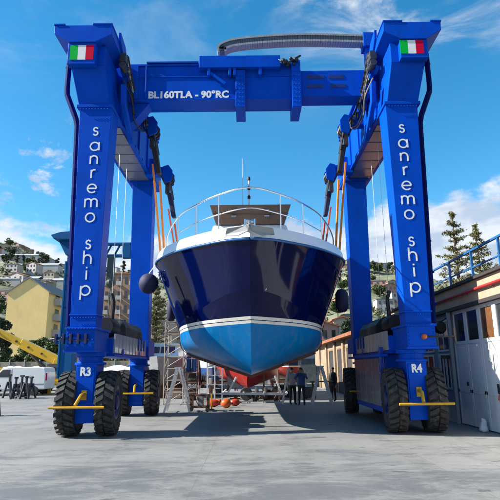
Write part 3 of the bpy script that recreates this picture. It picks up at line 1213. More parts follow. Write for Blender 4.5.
        for k, (gx, gy, gz) in enumerate(gear):
            gb = MB()
            w_ = .10 + .03 * (k % 3)
            gb.box(X(gx - .02), X(gx + .10), gy - w_, gy + w_, gz - .16, gz + .10)
            gb.box(X(gx - .10), X(gx - .06), gy - .08, gy + .08, gz - .20, gz + .05)
            go = gb.build('guide_bracket', BLUE, lift, bevel=.01)
            gs = MB()
            gs.lathe([(.03, X(gx - .13)), (.15, X(gx - .13)), (.12, X(gx - .09)), (.15, X(gx - .05)), (.03, X(gx - .05))], (0, gy, gz - .04), 'X', 16)
            gs.build('guide_sheave', DARKSTEEL, go, smooth=35)
            gp = MB()
            gp.lathe([(.035, X(gx - .17)), (.035, X(gx - .12))], (0, gy, gz - .04), 'X', 8)
            gp.build('pin', GALV if k % 2 else TAN_HOSE, go)
        for k in range(4):
            hs = MB()
            P = [(X(gx - .10 - .025 * k), gy + .03 * k, gz + .08 + .03 * math.sin(1.7 * i + k)) for i, (gx, gy, gz) in enumerate(gear)]
            hs.tube(spline(P, 26), .012 if k < 2 else .020, 6)
            hs.build('wire_rope' if k < 2 else 'hydraulic_hose', GALV if k < 2 else BLACK, lift, smooth=60)
        for k in range(2):
            hs = MB()
            P = [(X(3.98), 14.3, 11.2 - .5 * k), (X(3.80 - .06 * k), 14.5, 10.6 - .45 * k), (X(3.78), 15.0, 10.0 - .25 * k), (X(3.72 - .05 * k), 15.7, 9.8 - .15 * k), (X(3.62), 16.4, 10.05)]
            hs.tube(spline(P, 26), .024, 6)
            hs.build('hydraulic_hose', TAN_HOSE if s > 0 else BLACK, lift, smooth=60)  # tan for the sunlit side, black for the shaded one: light painted in
        mb_ = MB()
        mb_.box(X(3.86), X(4.08), 14.0, 14.3, 11.2, 11.5)
        mb_.lathe([(.0, 13.9), (.11, 13.9), (.11, 14.25), (.0, 14.25)], (X(3.94), 0, 11.02), 'Y', 12)
        mb_.build('guide_motor', DARKSTEEL, lift, bevel=.01)
        # falls of thin rope behind the front leg
        rp = MB()
        for (xx, yy) in ((4.45, 16.0), (4.55, 17.4)):
            rp.tube([(X(xx), yy, 9.36), (X(xx), yy, 2.7)], .007, 5)
        rp.build('hoist_rope', GALV, lift)
        # letters
        zpx = [131.5, 146.5, 160, 174, 188.5, 203, 217.5, 231, 244.5, 259.5, 275, 290.5]
        xh = 0.255
        for chx, py in zip(letters, zpx):
            py = py - 3.0 if s > 0 else py
            zc = at(90 if s < 0 else 408, py, FY0).z
            lt = MB()
            for k, (pts, closed) in enumerate(glyph(chx)):
                stroke(lt, [(X(4.53) + a * xh, zc + (b - .5) * xh) for a, b in pts], .042, FY0 - .002, .006 + .0015 * k, closed)
            if lt.v:
                lt.build('letter', WHITE, lg)
    # ---- details that differ by side
    eng = MB()
    eng.box(3.86, 4.95, 15.25, 19.0, .42, 2.04)
    eo = eng.build('engine_housing', BLUE, lift, bevel=.015)
    dpan = MB()
    for k in range(4):
        y0 = 15.45 + .88 * k
        dpan.box(3.825, 3.858, y0, y0 + .84, .58, 1.98)
    dpan.build('housing_door', mat('glossy_pale_door', (0.16, 0.18, 0.26), 0.22, var=.12, coat=.25), eo, bevel=.008)
    end = MB()
    end.box(3.84, 4.92, 15.18, 15.24, .42, 2.08)
    end.box(3.80, 3.92, 15.15, 15.25, .42, 2.3)
    end.build('end_panel', BLUE_PANEL, eo, bevel=.008)
    pl = MB()
    pl.box(3.835, 3.85, 15.28, 15.40, 1.78, 1.84)
    pl.box(3.835, 3.85, 15.28, 15.40, 1.52, 1.57)
    pl.build('data_plate', WHITE, eo)
    sh = MB()
    sh.box(3.70, 4.0, 14.95, 19.5, 2.02, 2.09)
    sh.build('side_shelf', BLUE, lift, bevel=.008)
    lamp = MB()
    lamp.lathe([(.0, 0), (.075, 0), (.075, -.05), (.055, -.10), (.0, -.12)], (4.62, 13.54, 2.50), 'Y', 16)
    lamp.build('indicator_lamp', mat('amber_lens', (0.75, 0.18, 0.02), 0.25), lift, smooth=40)
    arm = MB()
    arm.tube([(4.68, 13.5, 2.5), (5.05, 13.45, 2.49), (5.42, 13.45, 2.5)], .022, 6)
    arm.tube([(5.42, 13.45, 2.3), (5.42, 13.45, 2.72)], .03, 6)
    arm.build('mirror_arm', BLACK, lift)
    hk = MB()
    hk.tube([(-5.35, 13.5, 2.52), (-5.0, 13.44, 2.56), (-4.6, 13.42, 2.48), (-4.28, 13.44, 2.52)], .035, 6)
    for k in range(5):
        hk.box(-5.2 + .2 * k, -5.14 + .2 * k, 13.38, 13.5, 2.40, 2.66)
    hk.build('sensor_bracket', mat('dark_navy_fitting', (.004, .012, .10), .45), lift, bevel=.006)
    # ---- cross beam
    cb = MB()
    cb.box(-3.98, 1.50, 14.95, 15.72, 10.40, 11.62)           # outer sleeve
    cb.box(-3.98, 1.50, 14.90, 15.76, 11.62, 11.69)
    cb.box(-3.98, 1.50, 14.92, 15.75, 10.36, 10.40)
    cb.box(-3.98, 1.50, 14.925, 14.948, 11.20, 11.24)
    for x0, x1 in ((-3.98, -3.66), (-3.42, -3.37)):
        cb.box(x0, x1, 14.87, 14.924, 10.41, 11.61)
    cbo = cb.build('cross_beam_sleeve', BLUE, lift, bevel=.01)
    gus = MB()
    gus.prism([(-4.0, 10.35), (-3.3, 10.35), (-3.75, 9.75), (-4.0, 9.55)], 15.1, 15.6)
    gus.build('beam_gusset', BLUE, lift, bevel=.012)
    for x0, x1, zt in ((-.42, -.10, 11.37), (1.44, 1.74, 11.72)):
        col = MB()
        col.box(x0, x1, 14.80, 15.85, 10.02, zt)
        bolts(col, [(x0 + .05 + .1 * i, 14.80, z) for i in range(3) for z in np.linspace(10.2, 11.3, 8)], .022)
        col.build('beam_collar', BLUE, cbo, bevel=.012)
    top = MB()
    top.box(-1.62, 1.07, 14.72, 15.6, 11.42, 11.86)
    for x in (-1.35, -.66, -.5, .35):
        top.box(x, x + .1, 14.74, 14.9, 11.15, 11.42)
    top.bar((-1.25, 14.8, 11.25), (-.75, 14.8, 10.85), .09)
    top.build('ram_housing', BLUE, cbo, bevel=.012)
    rl_ = MB()
    rl_.box(-3.4, -1.66, 14.86, 15.4, 11.70, 11.76)
    rl_.build('guide_rail', BLUE_PANEL, cbo, bevel=.008)
    fit = MB()
    for i in range(11):
        fit.blob((1.12 + .05 * i, 14.75 + rnd.uniform(-.05, .05), 11.62 + rnd.uniform(-.10, .16)), .05 + rnd.uniform(0, .04), 6)
    fit.tube([(1.0, 14.75, 11.7), (1.3, 14.72, 11.55), (1.75, 14.75, 11.85)], .035, 6)
    fit.build('hydraulic_fitting', BLACK, cbo, smooth=True)
    inn = MB()
    inn.box(1.74, 4.1, 15.02, 15.66, 10.50, 11.46)
    ino = inn.build('cross_beam_slider', BLUE, lift, bevel=.012)
    pad_m = mat('dark_grease_blue', (.0, .02, .20), .5, var=.5, scale=5)
    for x0, x1, z in ((1.95, 2.55, 11.14), (2.7, 3.2, 11.14), (1.95, 2.5, 10.8), (2.75, 3.25, 10.8)):
        wr = MB()
        wr.box(x0, x1, 15.008, 15.019, z, z + .13)
        wr.build('slide_pad', pad_m, ino)
    text_part('lettering', 'BL160TLA - 90°RC', (-3.31, 14.944, 10.45), .34, WHITE, cbo, bold=.014, width=2.66)
    # cable chain above the beam
    ch = MB()
    path = spline([(-1.04, 15.3, 12.28), (-1.06, 15.3, 12.5), (-.90, 15.3, 12.68), (-.45, 15.3, 12.83), (.6, 15.3, 12.94), (1.8, 15.3, 12.99), (3.0, 15.3, 12.96), (4.2, 15.3, 12.90)], 72)
    for k, p in enumerate(path[:-1]):
        q = path[k + 1]
        p, q = Vector(p), Vector(q)
        d = (q - p)
        nrm = Vector((d.z, 0, -d.x)).normalized()
        if k < 6:
            nrm = Vector((abs(nrm.x), 0, nrm.z))
        for off, ww, th, mi in ((.04, .34, .075, 1), (.16, .29, .16, 0), (.28, .34, .075, 1)):
            ch.cur = mi
            a = p + nrm * off
            ch.bar(a + d * .05, a + d * .95, ww, th, up=-nrm)
    ch.build('cable_chain', [CHAINGREY, CHAINLINK], lift)
    ce = MB()
    ce.box(3.98, 4.34, 15.1, 15.6, 12.45, 12.98)
    ce.box(4.05, 4.30, 15.2, 15.5, 11.62, 12.45)
    ce.build('chain_bracket', BLUE, lift, bevel=.015)
    return lift


# ================================================================ boats
def bottom_section(b, c, w):
    """points from the chine b round the bilge and down a straight deadrise to the keel c"""
    w = w * w * (3 - 2 * w)
    hgt = b[2] - c[2]
    A = (b + (c - b) * .36) * (1 - w) + w * np.array([b[0] * .985, b[1] * .9 + c[1] * .1, b[2] - hgt * .43])
    A0 = b + (A - b) * .55
    A1 = A + (c - A) * .16
    out = [b, A0]
    for t in (.25, .5, .75, 1.0):
        out.append((1 - t)**2 * A0 + 2 * t * (1 - t) * A + t * t * A1)
    for t in (.2, .4, .6, .8, 1.0):
        out.append(A1 + (c - A1) * t)
    return out


def hull_mesh(sheer, chine, keel, ns=56, flare=0.10, nt=9, nb=12, round_aft=1.9):
    sh, ch, ke = spline(sheer, ns), spline(chine, ns), spline(keel, ns)
    mb = MB()
    for s in (1, -1):
        top, bot = [], []
        for i in range(ns):
            f = i / (ns - 1)
            a, b, c = sh[i].copy(), ch[i].copy(), ke[i].copy()
            row = []
            for j in range(nt + 1):
                t = j / nt
                p = a * (1 - t) + b * t
                fl = flare * math.sin(math.pi * t) * (a[0] * .5) * (1 - 2.4 * f)
                row.append((s * max(0, p[0] - fl), p[1], p[2]))
            top.append(row)
            row = []
            prof = bottom_section(b, c, min(1, f * round_aft))
            for p in prof:
                row.append((s * max(0, p[0]), p[1], p[2]))
            bot.append(row)
        mb.grid(top, flip=(s < 0))
        mb.grid(bot, flip=(s < 0))
        # transom half
        e = top[-1] + bot[-1][1:]
        mb.add(e + [(0, e[0][1], e[0][2])], [tuple(range(len(e) + 1))])
    return mb, sh


BS = 0.94


def small(p):
    return Vector((p[0] * BS, p[1] * BS, CAM_H + (p[2] - CAM_H) * BS))


def build_boat():
    boat = thing('motor_yacht', (0, 20, 1.5), 'large navy motor yacht seen bow on, light blue bottom, hanging in the lift', 'boat')
    sheer = [(0, 12.95, 5.10), (.62, 13.22, 5.12), (1.16, 13.66, 5.14), (1.95, 14.4, 5.16), (2.56, 15.15, 5.16), (3.02, 15.9, 5.13), (3.14, 16.6, 5.09), (3.04, 17.6, 5.05), (2.72, 20, 4.97), (2.6, 22, 4.9), (2.5, 27.5, 4.8)]
    chine = [(0, 13.52, 3.82), (.42, 13.70, 3.78), (.80, 14.0, 3.70), (1.30, 14.5, 3.50), (1.75, 15.05, 3.29), (2.14, 15.8, 3.12), (2.36, 16.7, 2.99), (2.42, 17.8, 2.9), (2.36, 20, 2.8), (2.3, 27.5, 2.7)]
    keel = [(0, 13.52, 3.82), (0, 13.72, 3.45), (0, 13.95, 3.02), (0, 14.2, 2.6), (0, 14.48, 2.18), (0, 14.8, 1.80), (0, 15.3, 1.57), (0, 17, 1.5), (0, 22, 1.46), (0, 27.5, 1.6)]
    mb, sh = hull_mesh(sheer, chine, keel)
    hm = hull_material('navy_hull_paint', (0.0005, 0.003, 0.036), (0.62, 0.61, 0.56), (0.0, 0.14, 0.38), 2.95 - 1.5 - .046 * (20 - 13.9), 3.13 - 1.5 - .046 * (20 - 13.9), .046, 0)
    hull = mb.build('hull', hm, boat, smooth=38)
    # spray rail along the chine, rub rail at the sheer
    ch = spline(chine, 56)
    for s in (1, -1):
        pass
    rr = MB()
    for s in (1, -1):
        rr.tube([(s * (p[0] + .015), p[1] - .012, p[2] + .0) for p in sh], .034, 8)
    rr.build('rub_rail', mat('sky_blue_rub_rail', (.03, .16, .46), .3, var=.05), boat, smooth=True)
    # bulwark
    bw = MB()
    for s in (1, -1):
        rows = []
        for i, p in enumerate(sh):
            f = i / (len(sh) - 1)
            h = .40 - .10 * f
            n_in = .03 + .06 * min(1, f * 3)
            sc = max(0, p[0] - n_in) if p[0] > 0 else 0
            yb = p[1] + (.05 if f < .3 else .05 * max(0, 1 - (f - .3) * 3))
            sc2 = max(0, p[0] - n_in - .16)
            rows.append([(s * p[0], p[1], p[2] + .05), (s * (p[0] * .6 + sc * .4), p[1] * .6 + yb * .4, p[2] + h * .7), (s * sc, yb, p[2] + h), (s * sc2, yb + .14, p[2] + h + .02), (s * sc2 * .98, yb + .22, p[2] + h - .12), (0, yb + .3, p[2] + h - .04)])
        bw.grid(rows, flip=(s < 0))
    bw.build('bulwark', GELCOAT, boat, smooth=50)
    # coach roof and wheelhouse
    cab = MB()
    cab.hexa([(-1.75, 15.3, 5.3), (1.75, 15.3, 5.3), (2.3, 24, 5.2), (-2.3, 24, 5.2), (-1.25, 16.3, 5.85), (1.25, 16.3, 5.85), (1.9, 24, 6.2), (-1.9, 24, 6.2)])
    cab.hexa([(-1.5, 17.0, 5.85), (1.5, 17.0, 5.85), (1.9, 24, 5.85), (-1.9, 24, 5.85), (-1.35, 17.7, 6.85), (1.35, 17.7, 6.85), (1.7, 24, 6.85), (-1.7, 24, 6.85)])
    cabo = cab.build('cabin', GELCOAT, boat, bevel=.06)
    dw = MB()
    for x in (-1.05, -.75, .55, .85, 1.1):
        dw.box(x - .07, x + .09, 17.22, 17.3, 6.28, 6.42)
    dw.build('window', GLASS_DK, cabo)
    cov = MB()
    cov.hexa([(-1.20, 17.7, 6.86), (1.24, 17.7, 6.86), (1.24, 19.5, 6.86), (-1.20, 19.5, 6.86), (-1.46, 17.45, 7.55), (1.52, 17.45, 7.55), (1.5, 20, 7.72), (-1.46, 20, 7.72)])
    for z, y in ((7.22, 17.54),):
        cov.box(-1.36, 1.42, y - .02, y + .05, z - .02, z + .02)
    covo = cov.build('windscreen_cover', BROWN_CANVAS, boat, bevel=.05)
    for x in (-.58, .62):
        for z in (7.08, 7.30):
            pt = MB()
            pt.box(x - .09, x + .09, 17.40, 17.62, z, z + .045)
            pt.build('cover_tag', GALV, covo)
    # bow rail
    rl = MB()
    toprail = [(-2.86, 17.0, 5.5), (-2.80, 16.35, 6.05), (-2.28, 15.3, 6.45), (-1.62, 14.5, 6.58), (-.9, 13.85, 6.66), (0, 13.35, 6.70), (.9, 13.85, 6.66), (1.62, 14.5, 6.58), (2.28, 15.3, 6.42), (2.80, 16.35, 6.0), (2.86, 17.0, 5.5)]
    rl.tube(spline(toprail, 60), .024, 8)
    mid = [(-2.3, 15.45, 5.95), (-1.64, 14.6, 6.03), (-.9, 13.98, 6.10), (0, 13.5, 6.14), (.9, 13.98, 6.10), (1.64, 14.6, 6.03), (2.3, 15.45, 5.95)]
    rl.tube(spline(mid, 40), .016, 8)
    for p in toprail[2:9]:
        if abs(p[0]) < .01:
            continue
        rl.tube([p, (p[0] * 1.0, p[1] + .12, 5.40)], .020, 8)
        rl.lathe([(.05, 0), (.05, .02), (.025, .05)], (p[0], p[1] + .12, 5.40), 'Z', 10)
    rl.build('bow_rail', STEEL, boat, smooth=50)
    # windlass, bow roller and anchor
    wl = MB()
    wl.box(-.35, .35, 13.6, 14.3, 5.36, 5.46)
    wl.lathe([(.16, 5.44), (.16, 5.52), (.10, 5.56), (.10, 5.66), (.15, 5.70), (.15, 5.76), (.0, 5.78)], (-.12, 14.0, 0), 'Z', 18)
    wl.lathe([(.12, 5.44), (.12, 5.6), (.0, 5.62)], (.28, 14.05, 0), 'Z', 14)
    wl.box(-.12, .12, 12.75, 13.8, 5.38, 5.44)
    wl.box(-.15, -.11, 12.7, 13.5, 5.36, 5.58)
    wl.box(.11, .15, 12.7, 13.5, 5.36, 5.58)
    wl.lathe([(.09, -.1), (.07, 0), (.09, .1)], (0, 12.78, 5.5), 'X', 14)
    for x in (-1.05, -.72, .82, 1.1):
        cl = MB()
        cl.box(x - .10, x + .10, 14.3, 14.4, 5.40, 5.53)
        cl.box(x - .17, x + .17, 14.32, 14.38, 5.53, 5.58)
        cl.build('cleat', STEEL, boat, bevel=.012)
    wl.build('windlass', STEEL, boat, smooth=35)
    an = MB()
    an.bar((0, 12.66, 5.46), (0, 13.4, 5.56), .06, .1)
    for s in (-1, 1):
        an.add([(0, 12.60, 5.44), (s * .12, 12.62, 5.38), (s * .62, 12.75, 5.34), (s * .66, 12.85, 5.18), (s * .30, 12.66, 5.12), (s * .05, 12.60, 5.22), (0, 12.66, 5.44), (s * .12, 12.68, 5.38), (s * .62, 12.81, 5.34), (s * .66, 12.91, 5.18), (s * .30, 12.72, 5.12), (s * .05, 12.66, 5.22)],
               [(0, 1, 2, 3, 4, 5), (6, 7, 8, 9, 10, 11), (0, 1, 7, 6), (1, 2, 8, 7), (2, 3, 9, 8), (3, 4, 10, 9), (4, 5, 11, 10)])
    an.build('anchor', mat('dull_zinc', (.30, .30, .29), .5, metal=.4, var=.2), boat, bevel=.01)
    # mast
    ms = MB()
    ms.tube([(-.02, 19.9, 7.7), (-.02, 19.9, 9.55)], .03, 8)
    mso = ms.build('mast', GELCOAT, boat)
    for z in (8.2, 8.62, 9.02, 9.45):
        lm = MB()
        lm.lathe([(.0, z - .02), (.065, z), (.065, z + .10), (.05, z + .14), (.0, z + .15)], (-.02, 19.9, 0), 'Z', 12)
        lm.build('navigation_light', BLACK, mso, smooth=40)
    ant = MB()
    ant.tube([(-.28, 19.6, 7.5), (-.28, 19.6, 10.3)], [.016, .006], 6)
    ant.build('whip_antenna', GELCOAT, boat)
    # hull fittings
    for x in (-.36, .40):
        pf = MB()
        pf.lathe([(.0, -.02), (.05, -.02), (.05, .04), (.0, .04)], (x, 13.66 + .04, 3.86), 'Y', 12)
        pf.build('thruster_vent', STEEL, boat)
    for s in (1, -1):
        pf = MB()
        # oval fairlead ring on the topside
        c = Vector((s * 2.94, 16.05, 4.62))
        pts = []
        for k in range(20):
            a = 2 * math.pi * k / 20
            pts.append(c + Vector((s * .035 * math.sin(a), .20 * math.cos(a) - .03, .12 * math.sin(a) - .06 * math.cos(a))))
        pf.tube(pts, .026, 6, closed=True)
        pf.build('fairlead', STEEL, boat, smooth=True)
    # the yacht was drawn a little too large: 6 % smaller and correspondingly nearer
    boat.scale = (BS, BS, BS)
    boat.location = small(boat.location)
    return (boat,) + tuple(np.array([small(p)[:] for p in spline(c, 56)]) for c in (sheer, chine, keel))


def at_Y(curve, Y):
    ys = curve[:, 1]
    return np.array([np.interp(Y, ys, curve[:, k]) for k in range(3)])


def build_slings(curves):
    sh, ch, ke = curves
    for (Y, zt, xt, m, lab) in ((16.6, at(148, 129, 16.6).z - 1.75, 3.15, ORANGE_SL, 'bright orange front lifting straps running from the hoists under the hull'), (18.8, at(166, 176, 18.8).z - 1.75, 2.93, RED_SL, 'faded red rear lifting straps hanging from the rear hoists under the hull')):
        root = thing('lifting_sling', (0, Y, zt), lab, 'sling')
        S_, C_, K_ = at_Y(sh, Y), at_Y(ch, Y), at_Y(ke, Y)
        for s in (-1, 1):
            for dy, dt, dx in ((-.24, -.10, .25), (.46, .16, .03)):
                mb = MB()
                P = [(s * (xt + dx), Y + dt, zt + .12 - dt * 2), (s * (S_[0] + .10), Y + dy, S_[2] + .22)]
                for a, b in zip(P[:-1], P[1:]):
                    mb.bar(a, b, .14, .055, up=(s, 0, .2))
                st = mb.build('strap', m, root)
                sl = MB()
                P = [(s * (S_[0] + .10), Y + dy, S_[2] + .22), (s * (S_[0] + .07), Y + dy, S_[2] - .05)]
                P += [(s * (S_[0] * (1 - t) + C_[0] * t + .03), Y + dy, S_[2] * (1 - t) + C_[2] * t) for t in (.33, .66, 1.0)]
                for q in bottom_section(C_, K_, 1.0)[1:]:
                    t = 1 - q[0] / C_[0]
                    P.append((s * (q[0] + .02 * (1 - t)), Y + dy, q[2] - .02 * t - .006))
                for a, b in zip(P[:-1], P[1:]):
                    sl.bar(a, b, .11, .018, up=(s, 0, .2))
                sl.build('chafe_sleeve', SLEEVE, st)


def fender_ball(c, r, top, label):
    root = thing('fender', c, label, 'fender')
    mb = MB()
    mb.blob(c, r, 16, (1, 1, 1.05))
    mb.build('cover', NAVY_VINYL, root, smooth=True)
    rp = MB()
    rp.tube([(c[0], c[1], c[2] + r), top], .012, 5)
    rp.build('rope', GELCOAT, root)


def fender_long(c, r, h, top, label):
    root = thing('fender', c, label, 'fender')
    mb = MB()
    prof = [(0.001, -h / 2 - r * .5), (r * .6, -h / 2 - r * .35), (r, -h / 2 + r * .3), (r, h / 2 - r * .3), (r * .6, h / 2 + r * .35), (.001, h / 2 + r * .5)]
    mb.lathe(prof, c, 'Z', 18)
    mb.build('cover', NAVY_VINYL, root, smooth=50)
    rp = MB()
    rp.tube([(c[0], c[1], c[2] + h / 2), top], .012, 5)
    rp.build('rope', GELCOAT, root)


# ================================================================ right-hand sheds
def build_shed():
    WX = 6.42
    shed = thing('shed', (WX + 3, 14, 0), 'low workshop at the right edge with white panelled doors, peach fascia and red pipe', 'building')
    Y0, Y1 = 7.0, 22.5
    D0, D1 = 7.0, 16.05      # run of door leaves
    w = MB()
    w.box(WX + .1, WX + 9, D0, D1 - .05, 0, 3.5)
    w.box(WX + .0, WX + 9, D1 - .05, Y1, 0, 3.5)
    w.build('wall', SHEDWALL, shed)
    f = MB()
    f.box(WX - .12, WX + 9, Y0, Y1, 3.50, 4.08)
    f.build('fascia', FASCIA, shed, bevel=.01)
    rf = MB()
    rf.box(WX - .22, WX + 9, Y0 - .1, Y1 + .1, 4.083, 4.16)
    rf.box(WX - .14, WX + .05, Y0, Y1, 3.40, 3.497)
    rf.build('roof_edge', mat('dark_bitumen_edge', (.05, .045, .045), .8), shed)
    pp = MB()
    pp.tube([(WX - .19, Y0, 3.80), (WX - .19, 17.35, 3.80)], .045, 10)
    for y in np.arange(8, 17.3, 1.6):
        pp.box(WX - .20, WX - .11, y, y + .03, 3.735, 3.75)
    pp.build('pipe', REDPIPE, shed, smooth=40)
    # door leaves
    k = 0
    y = D1
    while y > D0 + .5:
        y0 = y - .93
        d = MB()
        d.box(WX, WX + .07, y0 + .006, y - .006, .03, 2.42)
        d.box(WX - .016, WX, y0 + .006, y - .006, 2.36, 2.46)       # sill
        d.box(WX - .012, WX, y0 + .006, y - .006, .95, 1.05)
        d.box(WX - .012, WX, y0 + .006, y0 + .09, .03, 2.36)
        d.box(WX - .012, WX, y - .09, y - .006, .03, 2.36)
        d.box(WX, WX + .07, y0 + .006, y0 + .10, 2.42, 3.4)
        d.box(WX, WX + .07, y - .10, y - .006, 2.42, 3.4)
        d.box(WX, WX + .07, y0 + .10, y - .10, 3.30, 3.4)
        do = d.build('door', DOORWHITE, shed, bevel=.006)
        g = MB()
        g.box(WX + .03, WX + .04, y0 + .10, y - .10, 2.42, 3.30)
        g.build('pane', GLASS_DK if k != 2 else mat('brown_reflection_glass', (.22, .10, .045), .15, var=.3), do)  # one pane tinted brown to paint a reflection into the glass
        if k % 2 == 0:
            h = MB()
            h.box(WX - .05, WX - .012, y0 + .14, y0 + .19, 1.15, 1.26)
            h.build('handle', BLACK, do)
        y = y0
        k += 1
    # pole and hydrant-like pipe at the corner of the doors
    po = MB()
    po.box(WX - .13, WX - .03, D1 + .02, D1 + .14, 0, 3.4)
    po.build('drainpipe', SHEDWALL, shed, bevel=.01)
    mt = MB()
    mt.box(WX - .32, WX - .03, D1 + .2, D1 + .42, 1.95, 2.06)
    mt.build('wall_box', BLACK, shed)
    # windows further along
    for (y0, y1, z0, z1, bars) in ((16.45, 17.35, 2.25, 3.15, 0), (16.35, 17.4, 1.05, 2.05, 4), (17.9, 18.9, 2.25, 3.15, 0), (18.0, 19.0, .1, 2.05, 0)):
        wf = MB()
        wf.box(WX - .03, WX - .003, y0 - .06, y1 + .06, z0 - .06, z0)
        wf.box(WX - .03, WX - .003, y0 - .06, y1 + .06, z1, z1 + .06)
        wf.box(WX - .03, WX - .003, y0 - .06, y0, z0, z1)
        wf.box(WX - .03, WX - .003, y1, y1 + .06, z0, z1)
        wf.box(WX - .028, WX - .004, (y0 + y1) / 2 - .025, (y0 + y1) / 2 + .025, z0, z1)
        for i in range(bars):
            yy = y0 + (y1 - y0) * (i + .5) / bars
            wf.box(WX - .06, WX - .03, yy - .015, yy + .015, z0, z1)
        wo = wf.build('window', DOORWHITE, shed)
        gp = MB()
        gp.box(WX - .012, WX - .004, y0, y1, z0, z1)
        gp.build('pane', GLASS_DK, wo)
    la = MB()
    la.lathe([(.0, -.10), (.16, -.10), (.22, .05), (.18, .2), (.0, .22)], (WX - .3, 16.3, 2.95), 'Y', 14)
    la.bar((WX - .3, 16.3, 3.1), (WX - .05, 16.3, 3.25), .04)
    la.build('wall_lamp', BLACK, shed, smooth=40)
    # roof railing
    rail = thing('railing', (WX + .5, 14, 4.16), 'light blue metal railing along the roof edge of the workshop', 'railing')
    xr = WX + .45
    for y in np.arange(8.2, 19.6, 1.75):
        ps = MB()
        ps.box(xr - .03, xr + .03, y - .03, y + .03, 4.162, 5.18)
        ps.build('post', RAILBLUE, rail)
    rr = MB()
    rr.box(xr - .035, xr + .035, 7.5, 19.5, 5.18, 5.24)
    rr.box(xr - .02, xr + .02, 7.5, 19.5, 4.66, 4.70)
    rr.build('rail', RAILBLUE, rail)
    return shed


def build_stone_store():
    X0 = 6.0
    st = thing('storehouse', (X0 + 3, 34, 0), 'long sunlit beige rendered storehouse with dark doorways and tiled eave, right of the boat', 'building')
    w = MB()
    w.box(X0, X0 + 8, 25, 48, 0, 3.5)
    for y in (25.6, 29.2, 32.6, 36, 40, 44):
        w.box(X0 - .14, X0 - .003, y, y + .5, 0, 3.5)
    w.build('wall', STONEWALL, st, bevel=.02)
    r = MB()
    r.hexa([(X0 - .5, 24.7, 3.45), (X0 + 8.5, 24.7, 3.45), (X0 + 8.5, 48.3, 3.45), (X0 - .5, 48.3, 3.45), (X0 - .5, 24.7, 3.62), (X0 + 4, 24.7, 5.2), (X0 + 4, 48.3, 5.2), (X0 - .5, 48.3, 3.62)])
    r.build('roof', TILE, st)
    for y0, y1, z1 in ((26.6, 28.4, 2.9), (30.2, 31.8, 2.9), (33.6, 35.2, 2.9), (37, 39, 2.9)):
        d = MB()
        d.box(X0 - .03, X0 - .003, y0, y1, .02, z1)
        dd = d.build('door', mat('dark_doorway_timber', (.05, .045, .045), .8, var=.3), st)
        fr = MB()
        fr.box(X0 - .06, X0 - .032, y0 - .08, y0 + .04, .02, z1 + .06)
        fr.box(X0 - .06, X0 - .032, y1 - .04, y1 + .08, .02, z1 + .06)
        fr.box(X0 - .06, X0 - .032, y0 + .04, y1 - .04, z1 - .04, z1 + .06)
        fr.build('door_frame', WOOD, dd)


# ================================================================ town and hillside
def house(name, cx, cy, z, w, d, h, wallm, roofm, label, cat='house', group=None, floors=2, cols=3, rot=0.0, pitch=.32, windows=True, balcony=False, shutters=None):
    root = thing(name, (cx, cy, z), label, cat, group)
    b = MB()
    b.box(cx - w / 2, cx + w / 2, cy - d / 2, cy + d / 2, z - 3, z + h)
    if pitch:
        b.add([(cx - w / 2, cy - d / 2, z + h), (cx + w / 2, cy - d / 2, z + h), (cx, cy - d / 2, z + h + pitch * w / 2)], [(0, 1, 2)])
        b.add([(cx - w / 2, cy + d / 2, z + h), (cx + w / 2, cy + d / 2, z + h), (cx, cy + d / 2, z + h + pitch * w / 2)], [(0, 1, 2)])
    b.build('wall', wallm, root, recalc=False)
    r = MB()
    e = .35
    if pitch:
        for s in (-1, 1):
            zt = z + h + pitch * w / 2
            zb = z + h - pitch * e
            xe = cx + s * (w / 2 + e)
            r.hexa([(cx, cy - d / 2 - e, zt + .02), (xe, cy - d / 2 - e, zb + .02), (xe, cy + d / 2 + e, zb + .02), (cx, cy + d / 2 + e, zt + .02), (cx, cy - d / 2 - e, zt + .24), (xe, cy - d / 2 - e, zb + .2), (xe, cy + d / 2 + e, zb + .2), (cx, cy + d / 2 + e, zt + .24)])
    else:
        r.box(cx - w / 2 - .2, cx + w / 2 + .2, cy - d / 2 - .2, cy + d / 2 + .2, z + h + .01, z + h + .35)
    r.build('roof', roofm, root)
    if windows:
        fh = h / floors
        for i in range(floors):
            for j in range(cols):
                xx = cx - w / 2 + w * (j + .5) / cols
                zz = z + fh * i + fh * .3
                ww = min(1.0, w / cols * .42)
                m = MB()
                m.box(xx - ww / 2, xx + ww / 2, cy - d / 2 - .05, cy - d / 2 - .003, zz, zz + fh * .48)
                m.build('window', GLASS_DK, root)
                if balcony and j % 2 == 0 and i > 0:
                    m = MB()
                    m.box(xx - ww, xx + ww, cy - d / 2 - 1.0, cy - d / 2 - .003, zz - .45, zz - .3)
                    m.box(xx - ww, xx + ww, cy - d / 2 - 1.0, cy - d / 2 - .94, zz - .3, zz + .5)
                    m.build('balcony', WHITEWALL, root)
    if rot:
        root.rotation_euler = (0, 0, rot)
    return root


ORD = ['first', 'second', 'third', 'fourth', 'fifth', 'sixth', 'seventh', 'eighth', 'ninth', 'tenth', 'eleventh', 'twelfth', 'thirteenth', 'fourteenth', 'fifteenth', 'sixteenth', 'seventeenth', 'eighteenth', 'nineteenth', 'twentieth', 'twenty first', 'twenty second', 'twenty third', 'twenty fourth', 'twenty fifth', 'twenty sixth', 'twenty seventh', 'twenty eighth', 'twenty ninth', 'thirtieth']


